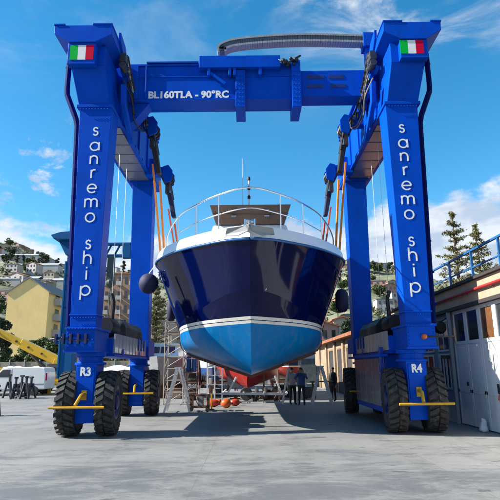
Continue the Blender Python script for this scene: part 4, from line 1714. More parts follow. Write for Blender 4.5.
def build_town():
    # ochre gabled building
    Y = 88
    p0, p1, pk = at(8, 293, Y), at(49, 292, Y), at(29.5, 278, Y)
    cx, w = (p0.x + p1.x) / 2, p1.x - p0.x
    h = p1.z
    D = 22
    root = thing('apartment_house', (cx, Y + D / 2, 0), 'ochre yellow gabled apartment house with blank end wall and side balconies', 'building')
    b = MB()
    b.box(p0.x, p1.x, Y, Y + D, 0, h)
    b.add([(p0.x, Y, h), (p1.x, Y, h), (cx, Y, pk.z)], [(0, 1, 2)])
    b.build('wall', YELLOWWALL, root, recalc=False)
    r = MB()
    for s, xe in ((-1, p0.x), (1, p1.x)):
        xo = xe + s * .35
        zo = h - .25
        r.hexa([(cx, Y - .2, pk.z + .02), (xo, Y - .2, zo), (xo, Y + D, zo), (cx, Y + D, pk.z + .02), (cx, Y - .2, pk.z + .22), (xo, Y - .2, zo + .2), (xo, Y + D, zo + .2), (cx, Y + D, pk.z + .22)])
    r.build('roof', GREYROOF, root)
    for i in range(5):
        z = 2.2 + i * (h - 2.4) / 4.6
        for yy in (Y + 2.5, Y + 8, Y + 14):
            m = MB()
            m.box(p1.x + .003, p1.x + 1.2, yy, yy + 3.6, z - .2, z)
            m.box(p1.x + 1.12, p1.x + 1.2, yy, yy + 3.6, z, z + .95)
            m.box(p1.x + .003, p1.x + 1.12, yy - .0, yy + .08, z, z + .95)
            m.build('balcony', WHITEWALL, root)
            m = MB()
            m.box(p1.x + .003, p1.x + .05, yy + .8, yy + 2.6, z + .1, z + 2.0)
            m.build('window', GLASS_DK, root)
    # peach apartment block seen between the left legs
    Y = 118
    a, c = at(103, 300, Y), at(136, 274, Y)
    house('apartment_block', (a.x + c.x) / 2, Y + 6, 0, c.x - a.x, 12, c.z, PEACHWALL, TILE, 'tall peach apartment block with rows of windows, behind the left legs of the lift', 'building', floors=7, cols=5, pitch=0, balcony=True)
    # further blocks left and centre
    Y = 130
    a, c = at(60, 330, Y), at(98, 292, Y)
    house('apartment_block', (a.x + c.x) / 2, Y + 6, 0, c.x - a.x, 12, c.z, WHITEWALL, GREYROOF, 'pale apartment block half hidden behind the left front leg', 'building', floors=5, cols=5, pitch=0)
    Y = 72
    for (x0, x1, yt, wm, rm, lab, pt) in ((312, 338, 322, PINKWALL, TILE, 'pinkish house with orange tile roof below the hanging fender', .30), (334, 352, 316, CREAMWALL, TILE, 'cream house with orange roof beside the right rear leg of the lift', .30), (368, 392, 326, WHITEWALL, TILE, 'white house with orange roof seen between the right legs', .25), (150, 172, 318, CREAMWALL, GREYROOF, 'cream house behind the norfolk pine by the left hull side', 0), (172, 192, 338, WHITEWALL, TILE, 'small white house behind the scaffold tower', .3)):
        a, c = at(x0, yt, Y), at(x1, yt, Y)
        house('house', (a.x + c.x) / 2, Y + 5, 0, c.x - a.x, 9, a.z - .6, wm, rm, lab, group=None, floors=3, cols=3, pitch=pt)
        Y += 7
    # hillside houses
    rg = random.Random(11)
    walls = [(WHITEWALL, 'white'), (CREAMWALL, 'cream'), (PEACHWALL, 'peach'), (PINKWALL, 'pink')]
    roofs = [(TILE, 'orange tiled'), (GREYROOF, 'flat grey')]
    for (pa, pb, ya, yb, cnt, where) in ((-2, 60, 200, 480, 24, 'on slope left of lift'), (104, 134, 160, 440, 12, 'on slope between left legs'), (338, 398, 200, 480, 20, 'on slope right of yacht')):
        for i in range(cnt):
            px = pa + (pb - pa) * (i + rg.uniform(.1, .9)) / cnt
            Y = rg.uniform(ya, yb)
            X = (px - 250) / 500 * Y / .99
            z = hill_z(X, Y)
            wm, wn = walls[rg.randrange(4)]
            rm, rn = roofs[0 if rg.random() < .5 else 1]
            w = rg.uniform(5.5, 10)
            h = rg.uniform(3.6, 6)
            house('hill_house', X, Y, z, w, 6, h, wm, rm, f'small {wn} house, {rn} roof, {ORD[i]} from left {where}', group='houses scattered over the hillside', floors=2, cols=3, pitch=.35 if rm is TILE else 0, windows=Y < 330, rot=rg.uniform(-.3, .3))
    # greenhouses on the left terraces
    for i, (px, py, Y, L, wd) in enumerate(((10, 268, 330, 40, 9), (62, 274, 345, 34, 9), (18, 282, 260, 26, 8), (58, 284, 270, 26, 8), (36, 276, 300, 30, 8))):
        X = (px - 250) / 500 * Y / .98
        z = hill_z(X, Y)
        root = thing('greenhouse', (X, Y, z), ['long whitewashed greenhouse at the far left, upper terrace', 'long whitewashed greenhouse just left of the blue column, upper terrace', 'pale greenhouse on the lower terrace above the yellow gable left slope', 'pale greenhouse on the lower terrace near the blue column', 'pale greenhouse on the middle terrace above the yellow gable'][i], 'greenhouse', 'greenhouses on the terraces')
        m = MB()
        m.box(X - L / 2, X + L / 2, Y - wd / 2, Y + wd / 2, z - 3, z + 2.4)
        m.build('wall', GREENHOUSE, root)
        m = MB()
        for sy in (-1, 1):
            m.hexa([(X - L / 2, Y, z + 4.1), (X + L / 2, Y, z + 4.1), (X + L / 2, Y + sy * wd / 2, z + 2.42), (X - L / 2, Y + sy * wd / 2, z + 2.42), (X - L / 2, Y, z + 4.25), (X + L / 2, Y, z + 4.25), (X + L / 2, Y + sy * (wd / 2 + .2), z + 2.5), (X - L / 2, Y + sy * (wd / 2 + .2), z + 2.5)])
        m.build('roof', GREENHOUSE, root)


def build_trees():
    # scrub that covers the slopes
    rg = np.random.default_rng(3)
    mb = MB()
    for k in range(5200):
        a = rg.uniform(-34, 32)
        r = rg.uniform(110, 520)
        x, y = r * math.sin(R(a)), r * math.cos(R(a))
        if math.sin(x * .05) * math.cos(y * .06) + rg.uniform(-.6, .6) < -.05:
            continue
        z = hill_z(x, y)
        c = np.array([x, y, z + .8])
        rad = rg.uniform(.9, 2.6)
        n = 14
        d = rg.normal(size=(n, 3))
        d /= np.linalg.norm(d, axis=1)[:, None]
        leaves(mb, c + d * rad * np.array([1, 1, .75]) * rg.uniform(.4, 1, (n, 1)), .62, k)
    mb.build('scrub', LEAF_OLIVE, recalc=False, kind='stuff', label='olive green scrub covering the hillside', cat='scrub')
    # individual hill trees from three prototypes
    protos = [tree('hill_tree', (0, 0, 0), 7, 3.0, LEAF_DK, 'x', n=1500, size=.24, seed=21, lobes=12), tree('hill_tree', (0, 0, 0), 6, 3.2, LEAF_MID, 'x', n=1500, size=.24, seed=22, lobes=12), tree('hill_tree', (0, 0, 0), 9, 1.5, LEAF_DK, 'x', n=1200, size=.22, seed=23, lobes=12, low=.15)]
    kinds = ['dark round', 'bright green spreading', 'slim dark cypress-like']
    rr = random.Random(5)
    for (pa, pb, ya, yb, cnt, where) in ((-4, 62, 150, 430, 26, 'on slope left of lift'), (0, 24, 478, 515, 8, 'along ridge at far left'), (104, 135, 130, 420, 10, 'on slope between left legs'), (332, 402, 170, 480, 26, 'on slope right of yacht')):
        for i in range(cnt):
            px = pa + (pb - pa) * (i + rr.uniform(.05, .95)) / cnt
            Y = rr.uniform(ya, yb)
            j = rr.randrange(3)
            X = (px - 250) / 500 * Y / .98
            o = copy_tree(protos[j])
            o.location = (X, Y, hill_z(X, Y) - .3)
            o.rotation_euler.z = rr.uniform(0, 6)
            sc = rr.uniform(.8, 1.4)
            o.scale = (sc, sc, sc)
            tag(o, f'{kinds[j]} tree, {ORD[i]} from left {where}', 'tree', 'single trees on the hillside')
    for p in protos:
        for c in list(p.children):
            bpy.data.objects.remove(c)
        bpy.data.objects.remove(p)
    # nearer garden trees
    c = at(46, 345, 62)
    for i, (px, Yt, h, rad, lf, lab) in enumerate(((38, 64, 5.6, 2.6, LEAF_MID, 'bushy mid green tree in front of the yellow apartment house, left one'), (52, 62, 6.2, 2.8, LEAF_MID, 'bushy mid green tree between the yellow apartment house and the blue column'), (2, 70, 9.8, 2.2, LEAF_DK, 'dark tall tree at the left picture edge beside the yellow house'), (22, 66, 3.6, 2.4, LEAF_DK, 'low dark shrub behind the netting fence'), (6, 60, 3.8, 2.4, LEAF_MID, 'low green shrub behind the fence at the far left'))):
        X = (px - 250) / 500 * Yt
        tree('garden_tree', (X, Yt, 0), h, rad, lf, lab, seed=40 + i, n=6500, size=.115)
    for i, (px, Yt, h, rad, lf, lab) in enumerate(((126, 60, 4.2, 2.2, LEAF_MID, 'round green tree seen under the left lower beam'), (112, 56, 3.6, 2.0, LEAF_MID, 'green shrub behind the left front tyres'), (349, 66, 8.8, 1.9, LEAF_DK, 'dense dark green conical tree above the orange roofs, right of the hull'), (396, 100, 9.0, 3.2, LEAF_OLIVE, 'olive tree crown behind the right front leg'))):
        X = (px - 250) / 500 * Yt
        tree('garden_tree', (X, Yt, 0), h, rad, lf, lab, seed=60 + i, n=6500, size=.115)
    # norfolk pines
    for i, (px, py, Yt, rad, lab) in enumerate(((452, 216, 38, 3.3, 'tallest norfolk pine with tiered branches behind the workshop railing'), (475, 228, 42, 3.2, 'norfolk pine just right of the tallest one behind the workshop'), (506, 236, 40, 2.9, 'norfolk pine cut by the right edge of the picture'), (157, 284, 52, 2.0, 'norfolk pine between the left rear leg and the boat hull'))):
        p = at(px, py, Yt)
        norfolk_pine((p.x, Yt, 0), p.z, rad, lab, seed=80 + i, lf=LEAF_PINE)


# ================================================================ yard objects, left
def build_left_yard():
    # older travel lift
    Y = 31
    L = thing('boat_lift', (at(100, 370, Y).x, Y, 0), 'older lighter blue boat lift standing behind the left legs of the big one', 'boat lift')
    xa, xb = at(64, 300, Y).x, at(76, 300, Y).x
    zt = at(60, 246, Y).z
    m = MB()
    m.box(xa, xb, Y, Y + .9, .9, zt)
    m.box(xa - .12, xa, Y - .04, Y + .94, 1.2, zt - 1.0)
    m.build('leg', BLUE_OLD, L, bevel=.02)
    x2 = at(141, 300, Y).x
    m = MB()
    m.box(x2 - .3, x2 + .3, Y, Y + .9, .9, zt)
    m.build('leg', BLUE_OLD, L, bevel=.02)
    m = MB()
    xl, xr = at(55, 240, Y).x, at(146, 240, Y).x
    m.prism([(xl + .1, zt + .35), (xl - .1, zt + .62), (xl + .5, zt + .80), (xb + .3, zt + .9), (xb + .3, zt + .3)], Y - .5, Y + 1.0)
    m.prism([(xl + .25, zt + .34), (xb + .3, zt + .28), (xb + .3, zt - .6), (xa - .1, zt - .6)], Y - .05, Y + .95)
    m.build('head', BLUE_OLD, L, bevel=.02)
    m = MB()
    z1 = at(120, 242, Y).z
    z0 = at(120, 256, Y).z
    m.box(xb + .3, xr, Y + .1, Y + .5, z1 - .14, z1)
    m.box(xb + .3, xr, Y + .1, Y + .5, z0, z0 + .14)
    for i in range(7):
        xx = xb + .5 + i * (xr - xb - .9) / 6
        m.bar((xx, Y + .3, z0 + .1), (xx + .35, Y + .3, z1 - .1), .1)
    m.box(at(122, 250, Y).x, at(130, 250, Y).x, Y, Y + .5, z0 - .1, z1 - .05)
    m.build('cross_beam', BLUE_OLD, L, bevel=.01)
    m = MB()
    xx = at(110, 270, Y).x
    m.box(xx - .2, xx + .2, Y, Y + .4, z0 - 1.6, z0)
    m.blob((xx, Y + .2, z0 - 1.7), .3)
    m.tube([(xx, Y + .2, z0 - 2), (xx, Y + .2, z0 - 4.2)], .04, 6)
    m.build('hoist_block', mat('greenish_dark_steel', (.03, .06, .06), .5), L)
    for xx in (xa + .4, x2):
        m = MB()
        m.lathe([(.3, -.3), (.7, -.3), (.75, -.2), (.75, .2), (.7, .3), (.3, .3)], (xx, Y + .4, .75), 'X', 24)
        m.build('wheel', BLACK_RUB, L, smooth=35)
    # van, seen from the side, nose to the left
    vy = 35.5
    x1 = at(44.5, 390, vy).x
    van = thing('van', (x1 - 2.2, vy + .9, 0), 'white panel van parked side on behind the row of dark boat stands', 'van')
    x0 = x1 - 4.4
    prof = [(x1, .42), (x1, 1.55), (x1 - .10, 1.86), (x1 - .5, 1.93), (x0 + 1.75, 1.93), (x0 + 1.35, 1.84), (x0 + .75, 1.22), (x0 + .12, 1.02), (x0, .78), (x0, .42)]
    m = MB()
    m.prism(prof, vy, vy + 1.8)
    body = m.build('body', VANWHITE, van, bevel=.07)
    m = MB()
    m.prism([(x0 + .95, 1.25), (x0 + 1.42, 1.74), (x0 + 1.95, 1.76), (x0 + 1.95, 1.25)], vy - .012, vy - .003)
    m.build('window', GLASS_DK, body)
    m = MB()
    m.prism([(x0 + .68, 1.25), (x0 + 1.33, 1.86), (x0 + 1.36, 1.83), (x0 + .75, 1.22)], vy + .12, vy + 1.68)
    m.build('windscreen', GLASS_DK, body)
    m = MB()
    m.box(x1 - .02, x1 + .03, vy + .05, vy + .2, 1.0, 1.5)
    m.build('tail_light', FLAG_R, body)
    m = MB()
    m.box(x0 + 2.05, x0 + 2.07, vy - .006, vy - .003, .5, 1.8)
    m.box(x0 + 3.0, x1 - .1, vy - .012, vy - .003, .75, .80)
    m.build('trim', BLACK, body)
    for xx in (x0 + .85, x1 - .75):
        w = MB()
        w.lathe([(.19, -.1), (.30, -.1), (.33, -.06), (.33, .1), (.19, .1)], (xx, vy + .06, .33), 'Y', 24)
        wo = w.build('wheel', BLACK_RUB, van, smooth=35)
        w = MB()
        w.lathe([(.0, -.09), (.19, -.09), (.2, .05), (.0, .05)], (xx, vy + .06, .33), 'Y', 18)
        w.build('hubcap', GALV, wo, smooth=35)
    # dark boat stands
    spots = [(8, 398, 1.45), (14.5, 399, 1.30), (20.5, 398.5, 1.40), (25, 399, 1.34), (30, 398, 1.30)]
    where = ['leftmost and tallest', 'second from left', 'middle one', 'second from right', 'rightmost, by the rear wheel']
    p0 = None
    for i, (px, py, h) in enumerate(spots):
        g = ground_at(px, py)
        if p0 is None:
            p0 = thing('boat_stand', g, '', 'boat stand', 'boat stands in front of the van')
            st = MB()
            for k in range(3):
                a = R(90 + 120 * k)
                f = g + Vector((.32 * math.cos(a), .32 * math.sin(a), 0))
                st.tube([f, g + Vector((.10 * math.cos(a), .10 * math.sin(a), 1.0))], .07, 6)
                st.tube([f + Vector((0, 0, .15)), g + Vector((.26 * math.cos(a + 2.09), .26 * math.sin(a + 2.09), .15))], .03, 6)
                st.tube([g + Vector((.2 * math.cos(a), .2 * math.sin(a), .5)), g + Vector((.2 * math.cos(a + 2.09), .2 * math.sin(a + 2.09), .5))], .03, 6)
            st.build('tripod', mat('dark_stand_paint', (.02, .025, .035), .5), p0)
            st = MB()
            st.tube([g + Vector((0, 0, .6)), g + Vector((0, 0, 1.35))], .075, 8)
            st.build('screw', DARKSTEEL, p0)
            st = MB()
            st.box(g.x - .10, g.x + .10, g.y - .10, g.y + .10, 1.35, 1.47)
            st.build('pad', BLACK, p0)
            o = p0
        else:
            o = copy_tree(p0)
            o.location = g
        o.scale = (1, 1, h / 1.45)
        o.rotation_euler.z = i * .7
        o['label'] = 'dark tripod boat stand before the white van, ' + where[i]
    # telescopic crane
    cy = 38.5
    cr = thing('mobile_crane', (at(40, 385, cy).x, cy, 0), 'yellow mobile crane with long telescopic boom sloping down to the right over the van', 'crane')
    a, b_ = at(-14, 326, cy), at(58, 361, cy)
    m = MB()
    m.bar(a, a.lerp(b_, .55), .50, .52)
    m.bar(a.lerp(b_, .5), b_, .64, .68)
    bo = m.build('boom', CRANE_Y, cr, bevel=.05)
    m = MB()
    for t in (.2, .45, .62, .8):
        p = a.lerp(b_, t)
        m.lathe([(.0, -.42), (.08, -.42), (.08, -.2), (.0, -.2)], (p.x, p.y + .06, p.z), 'Y', 10)
    m.build('boom_pin', BLACK, bo)
    m = MB()
    r0 = a.lerp(b_, .58) - Vector((0, 0, .3))
    r1 = at(52, 376, cy)
    m.tube([r0, r0.lerp(r1, .5)], .10, 10)
    m.tube([r0.lerp(r1, .5), r1], .17, 10)
    m.build('lift_ram', DARKSTEEL, cr)
    m = MB()
    c0, c1 = at(43, 385, cy).x, at(60, 385, cy).x
    m.box(c0 + .3, c1 + .2, cy - .9, cy + .9, 1.0, 1.35)
    m.prism([(c0 + .5, 1.35), (c1 + .1, 1.35), (c1 + .1, 2.5), (c1 - .3, 2.5), (c0 + .8, 1.8)], cy - .75, cy + .75)
    m.build('turret', CRANE_Y, cr, bevel=.03)
    m = MB()
    m.box(c1 - .75, c1 - .05, cy - .80, cy - .755, 1.45, 2.15)
    m.build('cab_window', GLASS_DK, cr)
    m = MB()
    m.box(c0 - 6, c1 + .3, cy - 1.0, cy + 1.0, .62, 1.0)
    m.box(c0 - 5, c0 - .6, cy - .95, cy + .95, 1.0, 1.9)
    m.build('chassis', CRANE_Y, cr, bevel=.04)
    for xx in (c0 - 4.6, c0 - 3.2, c0 + .5):
        m = MB()
        m.lathe([(.2, -.2), (.5, -.2), (.55, -.1), (.55, .15), (.2, .2)], (xx, cy - .85, .55), 'Y', 24)
        m.build('wheel', BLACK_RUB, cr, smooth=35)
    m = MB()
    m.box(c1 - .4, c1 - .2, cy - 1.3, cy - 1.1, 0.05, 1.2)
    m.box(c1 - .6, c1 + .0, cy - 1.45, cy - .95, 0, .06)
    m.build('outrigger', CRANE_Y, cr)
    # netting fence
    fy = 50
    fx0, fx1 = at(-20, 360, fy).x, at(160, 360, fy).x
    fn = thing('fence', ((fx0 + fx1) / 2, fy, 0), 'beige netting fence along the back of the yard on the left', 'fence')
    m = MB()
    m.box(fx0, fx1, fy, fy + .03, .9, 2.5)
    m.build('netting', FENCENET, fn)
    m = MB()
    m.box(fx0, fx1, fy - .06, fy + .14, 0, .9)
    m.build('base_wall', WHITEWALL, fn)
    for i in range(13):
        xx = fx0 + (fx1 - fx0) * i / 12
        m = MB()
        m.box(xx - .04, xx + .04, fy - .07, fy - .002, 0, 2.7)
        m.build('post', GALV, fn)
    # white tarped boats behind the van
    for i, (px, lab) in enumerate(((12, 'long white tarpaulin-covered boat behind the crane at far left'), (33, 'white covered boat behind the crane turret'), (113, 'white covered boat under the left lower beam'))):
        yy = 44
        c = at(px, 370, yy)
        root = thing('covered_boat', (c.x, yy, 0), lab, 'boat')
        m = MB()
        rows = []
        for k in range(9):
            t = k / 8
            xx = c.x - 2.6 + 5.2 * t
            hw = .95 * math.sin(math.pi * min(1, .12 + t * .9)) ** .5
            rows.append([(xx, yy - hw, 1.15), (xx, yy - hw * .8, 1.5 + .1 * math.sin(k * 2)), (xx, yy, 1.95 + .12 * math.sin(k * 1.7)), (xx, yy + hw * .8, 1.5), (xx, yy + hw, 1.15)])
        m.grid(rows)
        m.build('cover', GELCOAT, root, smooth=60)
        m = MB()
        m.prism([(c.x - 2.5, 1.16), (c.x + 2.5, 1.16), (c.x + 2.0, .5), (c.x - 2.1, .5)], yy - .85, yy + .85)
        m.build('hull', STEELGREY, root, bevel=.05)
        m = MB()
        for xx in (-1.4, 1.3):
            m.box(c.x + xx - .1, c.x + xx + .1, yy - .9, yy + .9, .0, .499)
        m.build('cradle', RUST, root)
    # black stand cut by the left edge
    g = ground_at(-3, 416)
    o = copy_tree(p0)
    o.location = (g.x - .12, g.y, 0)
    o.scale = (1, 1, .8)
    del o['group']
    o['label'] = 'single dark tripod stand cut off by the left picture edge'


# ================================================================ yard objects under and behind the boat
def ladder_pair(px, py, h, w, label, spread=.55, name='step_ladder', m=ALU, group=None, rot=0.0):
    g = ground_at(px, py)
    root = thing(name, g, label, 'ladder' if 'ladder' in name else 'trestle', group)
    for s in (-1, 1):
        mb = MB()
        for e in (-1, 1):
            mb.bar(g + Vector((s * spread, e * w / 2, 0)), g + Vector((s * .05, e * w / 2 * .75, h)), .055, .08)
        n = int(h / .28)
        for k in range(1, n):
            t = k / n
            xx = s * (spread * (1 - t) + .05 * t)
            ww = w / 2 * (1 - .25 * t)
            mb.bar(g + Vector((xx, -ww, h * t)), g + Vector((xx, ww, h * t)), .05, .035)
        mb.build('ladder_side', m, root)
    mb = MB()
    mb.box(g.x - .14, g.x + .14, g.y - w * .4, g.y + w * .4, h - .02, h + .04)
    mb.build('top_plate', m, root)
    mb = MB()
    mb.bar(g + Vector((-spread * .62, -w * .42, h * .38)), g + Vector((spread * .62, -w * .42, h * .38)), .03)
    mb.build('cross_brace', m, root)
    if rot:
        root.rotation_euler.z = rot
    return root


def person(px, py, h, label, face, pose, top, legs):
    g = ground_at(px, py)
    root = thing('person', g, label, 'person')
    sc = h / 1.75
    # joints: facing -Y in local coordinates; face = rotation
    J = {'pelvis': (0, 0, .93), 'spine': (0, 0, 1.15), 'chest': (0, 0, 1.36), 'neck': (0, 0, 1.50), 'head': (0, -.02, 1.60), 'crown': (0, -.01, 1.72)}
    rad = {'pelvis': (.155, .115), 'spine': (.14, .10), 'chest': (.165, .115), 'neck': (.055, .055), 'head': (.082, .098), 'crown': (.055, .06)}
    par = {'spine': 'pelvis', 'chest': 'spine', 'neck': 'chest', 'head': 'neck', 'crown': 'head'}
    for s, n in ((-1, 'l'), (1, 'r')):
        a = pose.get('arm_' + n, [(s * .26, 0, 1.12), (s * .27, -.06, .86), (s * .27, -.09, .76)])
        J['sh' + n] = (s * .19, 0, 1.42)
        J['el' + n], J['wr' + n], J['ha' + n] = a
        rad['sh' + n], rad['el' + n], rad['wr' + n], rad['ha' + n] = (.065, .065), (.048, .048), (.036, .036), (.042, .03)
        par['sh' + n], par['el' + n], par['wr' + n], par['ha' + n] = 'chest', 'sh' + n, 'el' + n, 'wr' + n
        k = pose.get('leg_' + n, [(s * .11, -.02, .50), (s * .12, .02, .09), (s * .13, -.13, .045)])
        J['hi' + n] = (s * .095, 0, .86)
        J['kn' + n], J['an' + n], J['to' + n] = k
        rad['hi' + n], rad['kn' + n], rad['an' + n], rad['to' + n] = (.10, .10), (.068, .068), (.05, .05), (.045, .04)
        par['hi' + n], par['kn' + n], par['an' + n], par['to' + n] = 'pelvis', 'hi' + n, 'kn' + n, 'an' + n
    names = list(J)
    rz = Matrix.Rotation(face, 3, 'Z')
    me = bpy.data.meshes.new('body')
    me.from_pydata([tuple(rz @ Vector(J[n]) * sc) for n in names], [(names.index(c), names.index(p)) for c, p in par.items()], [])
    o = bpy.data.objects.new('body', me)
    COL.objects.link(o)
    sk = o.modifiers.new('skin', 'SKIN')
    sk.use_smooth_shade = True
    for i, n in enumerate(names):
        sv = me.skin_vertices[0].data[i]
        sv.radius = (rad[n][0] * sc, rad[n][1] * sc)
        sv.use_root = (n == 'pelvis')
    ss = o.modifiers.new('sub', 'SUBSURF')
    ss.levels = ss.render_levels = 2
    dg = bpy.context.evaluated_depsgraph_get()
    dg.update()
    bm = bpy.data.meshes.new_from_object(o.evaluated_get(dg))
    bpy.data.objects.remove(o)
    # materials by height: skin for head and hands, cloth elsewhere
    bm.materials.clear()
    for m_ in (SKIN, top, legs, BLACK):
        bm.materials.append(m_)
    hands = [rz @ Vector(J['ha' + n]) * sc for n in 'lr']
    for p in bm.polygons:
        c = p.center
        z = c.z / sc
        if z > 1.49 or any((c - hnd).length < .075 for hnd in hands):
            p.material_index = 0
        elif z > .92 or (abs((rz.inverted() @ c).x) > .2 * sc and z > .7):
            p.material_index = 1
        elif z > .1:
            p.material_index = 2
        else:
            p.material_index = 3
        p.use_smooth = True
    bm.name = 'body'
    b = bpy.data.objects.new('body', bm)
    COL.objects.link(b)
    b.parent = root
    hr = MB()
    c = rz @ Vector((0, .012, 1.675)) * sc
    hr.blob((g.x + c.x, g.y + c.y, c.z), .098 * sc, 10, (.92, 1.08, .78))
    hr.build('hair', HAIR, root, smooth=True)
    nf = MB()
    for n in 'lr':
        hnd = rz @ Vector(J['ha' + n]) * sc
        wr_ = rz @ Vector(J['wr' + n]) * sc
        d = (hnd - wr_).normalized()
        sd = d.cross(Vector((0, 1, 0.2))).normalized()
        for k in range(4):
            q0 = hnd + sd * (.018 * (k - 1.5)) + g
            nf.tube([q0, q0 + d * .05, q0 + d * (.085 - .006 * abs(k - 1.3)) + Vector((0, 0, -.01))], [.010, .009, .007], 5)
        q0 = hnd + sd * .03 + g
        nf.tube([q0 - d * .02, q0 + sd * .03 + d * .02], [.011, .008], 5)
    c = rz @ Vector((0, -.115, 1.595)) * sc + g
    nf.blob(c, .018, 6)
    nf.build('fingers_and_nose', SKIN, root, smooth=True)
    return root


def build_under_boat():
    # aluminium trestle ladders
    ladder_pair(178, 412, 1.75, .7, 'tall aluminium step ladder standing by the left rear tyres', .52)
    ladder_pair(290, 404, 1.65, .6, 'white trestle ladder beside the two workers, left one', .36, 'trestle', DOORWHITE)
    ladder_pair(322, 404, 1.75, .7, 'white trestle ladder right of the workers, under a wooden plank', .48, 'trestle', DOORWHITE)
    g = ground_at(325, 403)
    pl = thing('work_bench', g, 'wooden plank bench beside the white trestle, right of the workers', 'bench')
    m = MB()
    m.box(g.x - .65, g.x + .5, g.y + .45, g.y + .8, .98, 1.04)
    m.build('plank', WOOD, pl)
    for xx in (-.5, .38):
        m = MB()
        m.box(g.x + xx - .04, g.x + xx + .04, g.y + .5, g.y + .75, 0, .98)
        m.build('leg', RUST, pl)
    # scaffold tower by the left side of the hull
    Y = 25.5
    x0, x1 = at(164, 380, Y).x, at(183, 380, Y).x
    zt = at(172, 322, Y).z
    sc = thing('scaffold_tower', ((x0 + x1) / 2, Y + .6, 0), 'tan tubular scaffold tower standing against the left side of the hull', 'scaffold')
    m = MB()
    for xx in (x0, x1):
        for yy in (Y, Y + 1.2):
            m.tube([(xx, yy, 0), (xx, yy, zt)], .028, 6)
    n = 7
    for k in range(1, n + 1):
        z = zt * k / n
        for yy in (Y, Y + 1.2):
            m.tube([(x0, yy, z), (x1, yy, z)], .02, 5)
        for xx in (x0, x1):
            m.tube([(xx, Y, z), (xx, Y + 1.2, z)], .02, 5)
            m.tube([(xx, Y, z - zt / n), (xx, Y + 1.2, z)], .015, 5)
        m.tube([(x0, Y, z - zt / n), (x1, Y, z)], .015, 5)
    m.build('frame', TANPAINT, sc)
    for z in (zt * 3 / n + .03, zt * 6 / n + .03):
        m = MB()
        m.box(x0 + .05, x1 - .05, Y + .05, Y + 1.15, z, z + .04)
        m.build('platform', WOOD, sc)
    # second lower scaffold with blue drums
    Y = 26.5
    x0, x1 = at(184, 380, Y).x, at(197, 380, Y).x
    sc2 = thing('scaffold_tower', ((x0 + x1) / 2, Y + .4, 0), 'low pinkish brown scaffold rack carrying two blue drums, left of the keel', 'scaffold')
    m = MB()
    for xx in (x0, x1):
        for yy in (Y, Y + .9):
            m.tube([(xx, yy, 0), (xx, yy, 2.3)], .028, 6)
    for z in (.5, 1.0, 1.5, 2.2):
        for yy in (Y, Y + .9):
            m.tube([(x0, yy, z), (x1, yy, z)], .022, 5)
    m.tube([(x0, Y, .5), (x1, Y, 1.0)], .018, 5)
    m.tube([(x1, Y, .5), (x0, Y, 1.0)], .018, 5)
    m.build('frame', mat('pinkish_brown_tube', (.28, .16, .13), .6), sc2)
    m = MB()
    m.box(x0, x1, Y, Y + .9, 1.5, 1.54)
    m.build('platform', WOOD, sc2)
    for i, xx in enumerate((x0 + .14, x0 + .52)):
        root = thing('drum', (xx, Y + .4, 1.54), ['left blue plastic drum on the pinkish scaffold rack', 'right blue plastic drum on the pinkish scaffold rack'][i], 'drum', 'drums on the scaffold rack')
        m = MB()
        m.lathe([(.0, 1.545), (.17, 1.545), (.18, 1.7), (.175, 1.72), (.18, 2.0), (.175, 2.02), (.18, 2.3), (.15, 2.36), (.0, 2.36)], (xx, Y + .4, 0), 'Z', 16)
        m.build('drum_body', BLUEPLAS, root, smooth=40)
        m = MB()
        m.lathe([(.0, 2.36), (.05, 2.36), (.05, 2.40), (.0, 2.40)], (xx + .06, Y + .4, 0), 'Z', 10)
        m.build('cap', BLACK, root)
    # black stack of tyres behind
    g = ground_at(188, 400)
    for k in range(3):
        t = MB()
        t.lathe([(.22, -.1), (.40, -.1), (.43, -.05), (.43, .05), (.40, .1), (.22, .1), (.2, 0), (.22, -.1)], (g.x + .2, g.y - .2, .11 + .22 * k), 'Z', 22)
        t.build('tyre', BLACK_RUB, None, smooth=40, label='old black tyre in a stack by the scaffold rack, ' + ('bottom', 'middle', 'top')[k] + ' one', cat='tyre', group='tyres stacked by the scaffold rack')
    # pale shelving rack
    Y = 29
    x0, x1 = at(207, 380, Y).x, at(222, 380, Y).x
    rk = thing('shelving_rack', ((x0 + x1) / 2, Y, 0), 'pale metal shelving rack full of dark boxes, left of the red hull', 'rack')
    m = MB()
    for xx in (x0, (x0 + x1) / 2, x1):
        for yy in (Y, Y + .5):
            m.box(xx - .025, xx + .025, yy, yy + .05, 0, 2.4)
    for z in (.3, .8, 1.3, 1.8, 2.3):
        m.box(x0 + .03, x1 - .03, Y + .05, Y + .5, z, z + .04)
    m.build('frame', DOORWHITE, rk)
    rg = random.Random(2)
    for z in (.34, .84, 1.34, 1.84):
        for k in range(2):
            xx = x0 + .08 + k * (x1 - x0) / 2
            ww = (x1 - x0) / 2 - .2
            hh = rg.uniform(.2, .38)
            m = MB()
            m.box(xx + .02, xx + ww * rg.uniform(.7, 1), Y + .08, Y + .42, z + .002, z + hh)
            bx = m.build('box', rg.choice([RUST, CLOTH_DK, WHITEWALL, GALV]), None, bevel=.01, cat='box', group='boxes on the shelving rack')
            bx['label'] = f'box on the pale shelving rack, {"bottom" if z < .5 else ("second" if z < 1 else ("third" if z < 1.5 else "top"))} shelf, {"left" if k == 0 else "right"} side'
            m = MB()
            # lid seam
    # wooden cable frame / cart
    g = ground_at(200, 411)
    ct = thing('tool_cart', g, 'low rusty brown frame cart on the concrete, left of the keel', 'cart')
    m = MB()
    for xx in (-.34, .34):
        for yy in (-.25, .3):
            m.box(g.x + xx - .035, g.x + xx + .035, g.y + yy - .035, g.y + yy + .035, .04, .66)
    for yy in (-.25, .3):
        for z in (.14, .60):
            m.box(g.x - .34, g.x + .34, g.y + yy - .03, g.y + yy + .03, z, z + .06)
